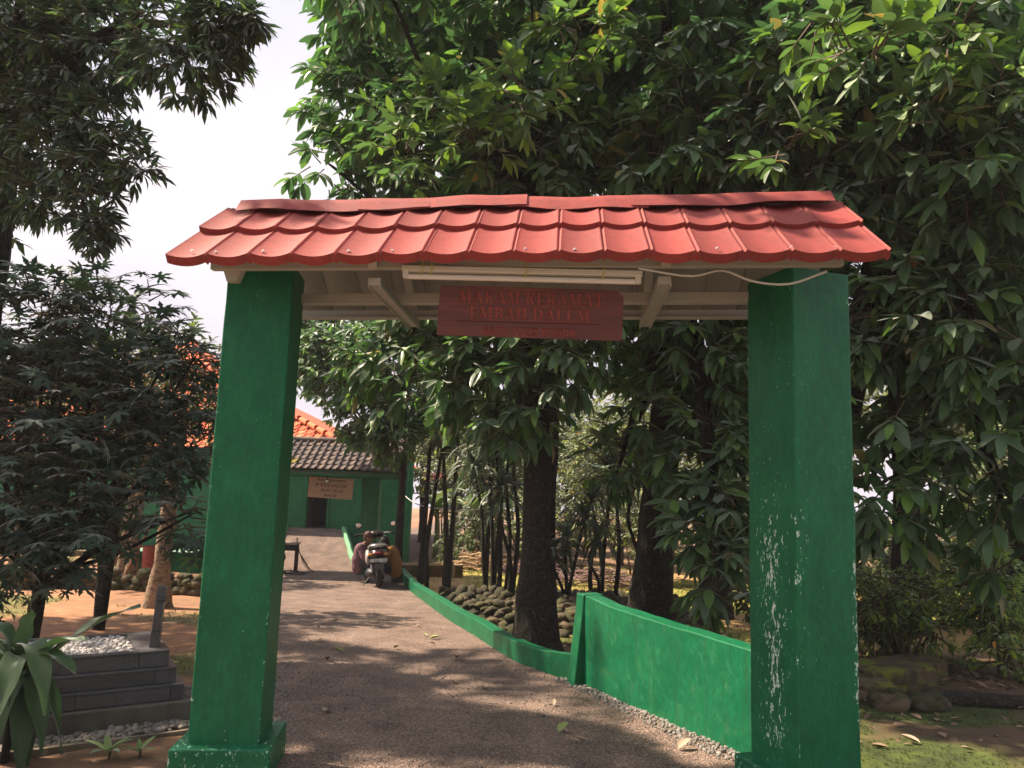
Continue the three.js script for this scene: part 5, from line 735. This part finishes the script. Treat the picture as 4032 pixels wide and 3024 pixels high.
{ const t = thing('grave_side_tree', 'tall tree outside the shrub that shades the soil round the grave', 'tree'), b = [[-8.3, 5.2, -10.2, 1.4], [-7.7, 6.4, -9.4, 1.0], [-9.2, 6.4, -10.4, 1.4], [-8.9, 4.6, -8.6, 1.1]], f = new Foliage(341); trunkAt(t, -8.7, -10.1, 4.2, 0.17, { seed: 6 }); branches(t, V(-8.65, 3.8, -10.1), b, 0.1, M.bark); for (const q of b) f.blob(q, 11, 7, 0.22, 0.25, { tilt: 0.5 }); f.build(t, tiny, LEAF.wood, {}); }
// ---------------------------------------------------------------- shrubs and trees in the background
function shrub(label, seed, x, z, r, h, size, mat, group, parts = 0) {
  const t = thing('shrub', label, 'shrub', [0, 0, 0], 0, group), y = land(x, z), f = new Foliage(seed), R = mulberry(seed + 5), bl = []; const n = Math.max(3, Math.round(h / r * 2)); for (let k = 0; k < n; k++) bl.push([x + (R() - 0.5) * r * 1.5, y + r * 0.5 + (h - r * 0.6) * R(), z + (R() - 0.5) * r, r * (0.45 + 0.3 * R())]);
  for (const b of bl) { mesh('stem', limb([[x + (R() - 0.5) * 0.1, y - 0.05, z + (R() - 0.5) * 0.1], [lerp(x, b[0], 0.5), lerp(y, b[1], 0.45), lerp(z, b[2], 0.5)], [b[0], b[1], b[2]]], [0.02 + r * 0.02, 0.014, 0.007], 5), M.twig, t); f.blob(b, Math.min(60, 1.6 / (size * size) / 3), 6, size, size * 1.2, { droop: 0.2, tilt: 0.5 }); }
  f.build(t, parts ? broad : tiny, mat, { parts, tints: [0.7, 1.5], young: 0.2 }); return t;
}
const low = ['bright leafed sapling growing beside the mossy slabs', 'low bushy plant in the leaf litter behind the mossy slabs', 'light green sapling near the fallen branch', 'leafy undergrowth bush at the foot of the fruit tree', 'bush with leaves coloured as if sunlit beyond the fallen branch', 'small pale leaved bush between the slabs and the wood'];
[[4.25, -8.4, 0.38, 0.85], [3.6, -8.7, 0.4, 0.7], [5.0, -8.0, 0.4, 1.0], [2.9, -9.0, 0.4, 0.8], [5.6, -8.7, 0.55, 1.2], [4.6, -9.2, 0.5, 1.1]].forEach(([x, z, r, h], i) => shrub(low[i], 500 + i, x, z, r, h, 0.11, i % 2 ? LEAF.olive : LEAF.lime, undefined, 60));  // every other bush has leaves lightened to look sunlit where no sun reaches
const farShrub = [[-0.6, -20.6, 1.0, 2.2], [1.2, -19.4, 0.9, 1.8], [2.9, -18.2, 0.9, 2.0], [4.4, -16.6, 1.0, 2.2], [6.2, -15.6, 1.1, 2.4], [8.2, -14.8, 1.2, 2.6], [0.4, -23.0, 1.3, 3.0], [3.2, -22.0, 1.4, 3.2], [6.4, -20.0, 1.5, 3.4], [10.2, -16.5, 1.5, 3.2], [-1.9, -24.0, 1.2, 3.0], [7.2, -12.9, 0.8, 1.5], [5.8, -12.9, 0.7, 1.4], [9.2, -11.6, 0.9, 1.8]];
farShrub.forEach(([x, z, r, h], i) => shrub('olive green bush in the thicket beyond the trees', 600 + i, x, z, r, h, 0.17, i % 3 ? LEAF.olive : LEAF.mid, 'thicket bushes beyond the trees'));
const farTree = [[-0.8, -27, 5.6, 1.9], [2.0, -26, 6.0, 2.1], [5.2, -25, 6.4, 2.2], [8.8, -23, 6.8, 2.3], [12.5, -20.5, 7.0, 2.4], [0.6, -33, 7.0, 2.4], [5.0, -33, 7.6, 2.6], [10.5, -31, 8.4, 2.8], [16.5, -26, 8.5, 2.9], [13.0, -15, 6.5, 2.2], [-3.2, -30, 6.2, 1.9], [17, -19, 8, 2.6], [-26, -30, 8, 3], [-31, -34, 9, 3.2]];
farTree.forEach(([x, z, h, r], i) => {
  const t = thing('background_tree', 'loose crowned tree in the woodland far behind the thicket', 'tree', [0, 0, 0], 0, 'woodland trees behind the thicket'), R = mulberry(700 + i), y = land(x, z), f = new Foliage(720 + i), bl = []; trunkAt(t, x, z, y + h * 0.6, 0.14, { lean: [(R() - 0.5) * 0.6, 0], seed: i }); for (let k = 0; k < 6; k++) { const a = k * 2.4 + R(), q = k ? r * 0.55 : 0; bl.push([x + Math.cos(a) * q, y + h - r * 0.7 - R() * r * 0.9, z + Math.sin(a) * q, r * (0.45 + 0.2 * R())]); }
  branches(t, V(x, y + h * 0.5, z), bl, 0.08, M.bark); for (const b of bl) f.blob(b, 7, 6, 0.31, 0.32, { tilt: 0.6 }); f.build(t, tiny, LEAF.olive, { tints: [0.65, 1.25], young: 0.15, twigs: false });
});
{ // banana plants by the corner of the green building
  for (const [x, z, label] of [[-2.0, -22.2, 'banana plant with broad pale leaves by the green wall corner'], [-0.9, -20.4, 'smaller banana plant with drooping leaf behind the brown kerb']]) { const t = thing('banana_plant', label, 'plant'), y = land(x, z), b = strap(0.13, 0.9, 1.7, 9), m = leafMat(0.14, 0.22, 0.06, { clearcoat: 0.3 }); mesh('stem', limb([[x, y, z], [x + 0.02, y + 0.7, z], [x, y + 1.3, z]], [0.09, 0.08, 0.06], 9), std({ color: lin(0.14, 0.16, 0.06), roughness: 0.7 }), t); for (let k = 0; k < 7; k++) { const o = mesh('leaf', b, m, t); o.position.set(x, y + 1.25 + k * 0.03, z); o.rotation.set(0, k * 2.4, (k % 3) * 0.15); o.scale.setScalar(1.1 + 0.08 * (k % 3)); } }
}

// ---------------------------------------------------------------- plants in the front
{ // broad strap leaved plant by the grave
  const t = thing('corn_plant', 'broad strap leaved plant arching over the grave corner', 'plant'), c = V(-2.64, 0.42, -4.4), m = [leafMat(0.04, 0.1, 0.026, { clearcoat: 0.3 }), leafMat(0.055, 0.13, 0.034, { clearcoat: 0.3 }), leafMat(0.034, 0.08, 0.026, { clearcoat: 0.3 }), leafMat(0.07, 0.14, 0.045, { clearcoat: 0.3 })];
  mesh('stem', limb([[-2.68, -0.08, -4.42], [-2.66, 0.2, -4.41], [-2.64, 0.43, -4.4]], [0.022, 0.02, 0.016], 8), M.bark, t);
  const tips = [[0.47, 0.30, -0.2, 0.16, 0.09, 0], [0.34, 0.17, 0.06, 0.2, 0.085, 1], [0.33, 0.02, 0.1, 0.26, 0.075, 1], [0.14, -0.44, 0.14, 0.34, 0.095, 2], [0.22, -0.34, 0.12, 0.34, 0.09, 0], [0.03, -0.36, 0.2, 0.32, 0.085, 3], [-0.12, -0.46, 0.16, 0.36, 0.09, 0], [-0.2, -0.2, 0.2, 0.22, 0.08, 2], [-0.28, 0.1, 0.1, 0.2, 0.08, 1], [-0.2, 0.24, 0.0, 0.14, 0.075, 0], [0.12, -0.46, 0.05, 0.26, 0.08, 2], [0.24, -0.38, -0.02, 0.3, 0.085, 0], [-0.05, -0.42, -0.1, 0.28, 0.08, 2], [0.04, 0.3, 0.02, 0.1, 0.06, 3], [-0.3, -0.35, -0.1, 0.3, 0.08, 0], [0.08, -0.18, 0.28, 0.2, 0.08, 1], [-0.32, -0.1, -0.2, 0.25, 0.08, 1], [0.26, -0.14, 0.2, 0.3, 0.08, 3]];
  tips.forEach(([x, y, z, lift, w, k], i) => {
    const a = c.clone().add(V(0, -0.1 + 0.012 * i, 0)), e = c.clone().add(V(x * 1.12, y * 1.12, z * 1.12)), mid = a.clone().lerp(e, 0.42).add(V(0, lift, 0)), cv = new THREE.QuadraticBezierCurve3(a, mid, e), P = [], U = [], I = [], n = 14;
    for (let j = 0; j <= n; j++) { const s = j / n, p = cv.getPoint(s), d = cv.getTangent(s), sd = d.clone().cross(UPV).normalize(), up = sd.clone().cross(d).normalize(), q = w * 0.8 * Math.sin(Math.PI * Math.min(0.985, s * 0.86 + 0.13)) ** 0.75; for (const e2 of [-1, -0.5, 0, 0.5, 1]) { const wob = 0.012 * Math.sin(s * 16 + i + e2 * 2) * Math.abs(e2); const r = p.clone().addScaledVector(sd, q * e2).addScaledVector(up, Math.abs(e2) * q * 0.35 + wob); P.push(r.x, r.y, r.z); U.push(s, e2); } if (j) for (let h = 1; h < 5; h++) { const b = j * 5 + h; I.push(b - 6, b - 1, b, b - 6, b, b - 5); } }
    mesh('leaf', fromArrays(P, I, U), m[k], t);
  });
  const s = thing('seedling', 'small bright green seedling with two leafy sprouts in bare soil', 'plant'), b = leafBlade([0, 0.15, 0.35, 0.55, 0.75, 0.9, 1], 0.13, 0.4, 0.25), lm = leafMat(0.16, 0.27, 0.06);
  for (const [x, z, h, n, l] of [[-2.12, -4.42, 0.035, 6, 0.15], [-1.97, -4.45, 0.025, 5, 0.11]]) { const y = land(x, z); mesh('stem', limb([[x, y - 0.02, z], [x + 0.01, y + h, z], [x + 0.005, y + h + 0.02, z]], [0.008, 0.006], 6), M.twig, s); for (let k = 0; k < n; k++) { const o = mesh('leaf', b, lm, s); o.position.set(x, y + h, z); o.rotation.set(0, k * 2.4 + x * 9, 0.75 - 0.12 * (k % 3)); o.rotation.order = 'YXZ'; o.scale.setScalar(l * (0.85 + 0.3 * hash(k, 2, 2))); } }
}
{ // grass, litter, gravel
  const r = mulberry(61), d = new THREE.Object3D(), blade = (() => { const P = [], I = []; for (let k = 0; k < 7; k++) { const a = k * 0.9, l = 0.7 + 0.3 * hash(k, 1, 1), q = P.length / 3, x = Math.cos(a), z = Math.sin(a); P.push(-z * 0.05, 0, x * 0.05, z * 0.05, 0, -x * 0.05, x * 0.5 * l, l, z * 0.5 * l); I.push(q, q + 1, q + 2); } return fromArrays(P, I); })();
  const gm = [], gc = []; for (let i = 0; i < 26000 && gm.length < 9000; i++) { const side = r() < 0.4; const z = side ? -6 - r() * 13 : -9 - r() * 13, x = side ? along(pathLeft, z) - 0.2 - r() * 7 : along(pathRight, z) + 0.3 + r() * 7; const n = fbm(x * 0.55 + 7, z * 0.7 + 2, 4, 64); if (side ? n < 0.56 : fbm(x * 0.8, z * 0.5, 4, 67) < 0.44) continue; if (!side && x < 2.9 && z > -14.8 && z < -9.4) continue; d.position.set(x, land(x, z) - 0.005, z); d.rotation.set(0, r() * 6, 0); const s = 0.025 + 0.04 * r(); d.scale.set(s, s * (0.7 + r() * 0.6), s); d.updateMatrix(); gm.push(d.matrix.clone()); const k = 0.7 + r() * 0.6; gc.push(lin(0.17 * k, 0.2 * k, 0.05 * k)); }
  const g = stuff(numbered('grass'), blade, std({ color: 0xffffff, roughness: 0.9, side: THREE.DoubleSide }), gm, scene, gc); Object.assign(g.userData, { label: 'thin short grass growing in patches on the soil', category: 'grass' });
  const lm = [], lc = []; for (let i = 0; i < 5200; i++) { const z = -5.2 - r() * 16, x = Math.max(along(pathRight, z) + 0.3, z > -9 ? 2.1 : -9) + r() * (z > -9.6 ? 4.5 : 9); if (z > -7.2 && r() < 0.75) continue; if (z < -9.4 && z > -17 && r() < 0.6) continue; d.position.set(x, land(x, z) + 0.012, z); d.rotation.set((r() - 0.5) * 0.9, r() * 6, (r() - 0.5) * 0.9); d.scale.setScalar(0.05 + r() * 0.08); d.updateMatrix(); lm.push(d.matrix.clone()); const k = 0.5 + r(); lc.push(lin(0.2 * k, 0.13 * k, 0.08 * k)); }
  const l = stuff(numbered('leaf_litter'), small[1], std({ color: 0xffffff, roughness: 0.9, side: THREE.DoubleSide }), lm, scene, lc); Object.assign(l.userData, { label: 'brown dry leaf litter spread under the trees', category: 'leaf litter' });
  const vm = [], vc = []; for (let i = 0; i < 3400; i++) { let x, z; if (i < 1300) { const t = r(); z = lerp(-4.7, -7.1, t); x = along(pathRight, z) - 0.02 - r() ** 2 * (0.22 - 0.1 * t); } else if (i < 1700) { z = -4.55 - r() * 1.9; x = along(pathLeft, z) + 0.02 + r() ** 2 * 0.25; } else { z = -3.6 - r() * 4; x = lerp(along(pathLeft, z), along(pathRight, z), r()); } const k = (i < 1700 ? 0.004 + r() * r() * 0.016 : 0.003 + r() * r() * 0.009); d.position.set(x, ground(z) + k * 0.25 + 0.002, z); d.rotation.set(r() * 3, r() * 6, r() * 3); d.scale.set(k, k * 0.7, k * 0.9); d.updateMatrix(); vm.push(d.matrix.clone()); const q = (i < 1700 ? 0.12 : 0.09) + r() * 0.18; vc.push(lin(q, q * 0.93, q * 0.85)); }
  const v = stuff(numbered('gravel'), lobed(1, 6, 1, 1, 1, 1, 0.3), std({ color: 0xffffff, roughness: 0.95 }), vm, scene, vc); Object.assign(v.userData, { label: 'pale loose gravel along the foot of the low green wall', category: 'gravel' });
  const dry = [std({ color: lin(0.42, 0.33, 0.24), roughness: 0.8, side: THREE.DoubleSide }), std({ color: lin(0.22, 0.16, 0.1), roughness: 0.8, side: THREE.DoubleSide }), std({ color: lin(0.3, 0.36, 0.12), roughness: 0.7, side: THREE.DoubleSide })], curl = leafBlade([0, 0.15, 0.35, 0.55, 0.75, 0.9, 1], 0.26, 0.8, -0.25);
  for (let i = 0; i < 38; i++) { const onPath = i > 16, z = onPath ? -4.6 - r() * 6 : -4.4 - r() * 2.2, x = onPath ? lerp(along(pathLeft, z), along(pathRight, z), 0.15 + 0.8 * r()) : 2.15 + r() * 2.2 * (-z / 5); const o = single('fallen_leaf', onPath ? 'dry fallen leaf lying on the asphalt path' : 'dry curled leaf lying on the mossy ground', 'leaf', curl, dry[i % (onPath ? 3 : 2)], [x, (onPath ? ground(z) : land(x, z)) + 0.012, z], r() * 6, onPath ? 'dry leaves on the path' : 'dry leaves on the mossy ground'); o.rotation.z = (r() - 0.5) * 0.4; o.scale.setScalar(0.06 + r() * 0.07); }
  const mm = [], mc = []; for (let i = 0; i < 7000; i++) { const z = -4.2 - r() * 4.6, x = 2.05 + r() * (0.7 - z * 0.45); if (fbm(x * 0.9 + 3, z * 0.9, 4, 66) - 0.25 * sstep(3.2, 4.6, x) < 0.36) continue; d.position.set(x, land(x, z) - 0.003, z); d.rotation.set((r() - 0.5) * 0.6, r() * 6, (r() - 0.5) * 0.6); const s = 0.012 + 0.02 * r(); d.scale.set(s * 1.5, s, s * 1.5); d.updateMatrix(); mm.push(d.matrix.clone()); const k = 0.6 + r() * 0.7; mc.push(lin(0.085 * k, 0.115 * k, 0.03 * k)); }
  const mo = stuff(numbered('moss'), blade, std({ color: 0xffffff, roughness: 1, side: THREE.DoubleSide }), mm, scene, mc); Object.assign(mo.userData, { label: 'short green moss carpeting the shaded ground', category: 'moss' });
  // heaps of dry sticks and palm leaf
  for (const [x, z, w, label, c] of [[2.1, -17.2, 1.1, 'tangled heap of dry purple brown sticks beyond the low wall', [0.2, 0.13, 0.11]], [-0.6, -19.4, 0.9, 'heap of dry straw coloured palm leaves on the grass', [0.42, 0.28, 0.16]], [0.9, -18.9, 1.0, 'long low heap of dark cut twigs behind the canes', [0.16, 0.1, 0.1]]]) { const st = []; for (let i = 0; i < 150; i++) { const a = r() * 6.3, l = 0.3 + r() * 0.6, px = x + (r() - 0.5) * w * 2, pz = z + (r() - 0.5) * w, py = land(px, pz) + r() * 0.4 * Math.exp(-(((px - x) / w) ** 2) * 1.5); st.push(limb([[px - Math.cos(a) * l / 2, py, pz - Math.sin(a) * l / 2], [px, py + 0.08 * r(), pz], [px + Math.cos(a) * l / 2, py + 0.1 * (r() - 0.3), pz + Math.sin(a) * l / 2]], [0.012 + r() * 0.01, 0.006], 4)); } const h = thing('brush_heap', label, 'brush heap'); const q = mesh('sticks', merge(st), std({ color: lin(...c), roughness: 0.9 }), h); q.userData.kind = 'stuff'; }
}

// ---------------------------------------------------------------- unseen trees added behind the camera to close off the low sky
{
  const L = ['unseen tree added on the grave side of the approach to block sky light', 'unseen tree added across the approach from the gateway to block sky light', 'unseen tree added on the wall side of the approach to block sky light'];
  [[-6.4, 4.6, 2.0], [0.6, 11.0, 2.6], [6.6, 4.8, 2.0]].forEach(([x, z, r], i) => {
    const t = thing('added_approach_tree', L[i], 'tree'), f = new Foliage(800 + i), b = [[x, 3.2, z, r * 0.8], [x - r * 0.5, 4.8, z + 0.6, r * 0.75], [x + r * 0.5, 4.9, z, r * 0.75], [x, 6.6, z + 0.5, r * 0.8], [x - r * 0.4, 1.6, z + 0.4, r * 0.5], [x + r * 0.5, 1.7, z, r * 0.5]];
    trunkAt(t, x, z, 3.4, 0.2, { mat: M.bark, seed: i }); branches(t, V(x, 2.8, z), b, 0.1, M.bark); for (const q of b) f.blob(q, 6, 7, 0.36, 0.35, { tilt: 0.6 }); f.build(t, tiny, LEAF.wood, { twigs: false });
  });
}

// thin even haze added to stand in for lens glare
scene.fog = new THREE.FogExp2(0xe8e6f0, 0.0011);

scene.traverse((o) => { if (o.isMesh) { o.castShadow = true; o.receiveShadow = true; } });
renderer.render(scene, camera);
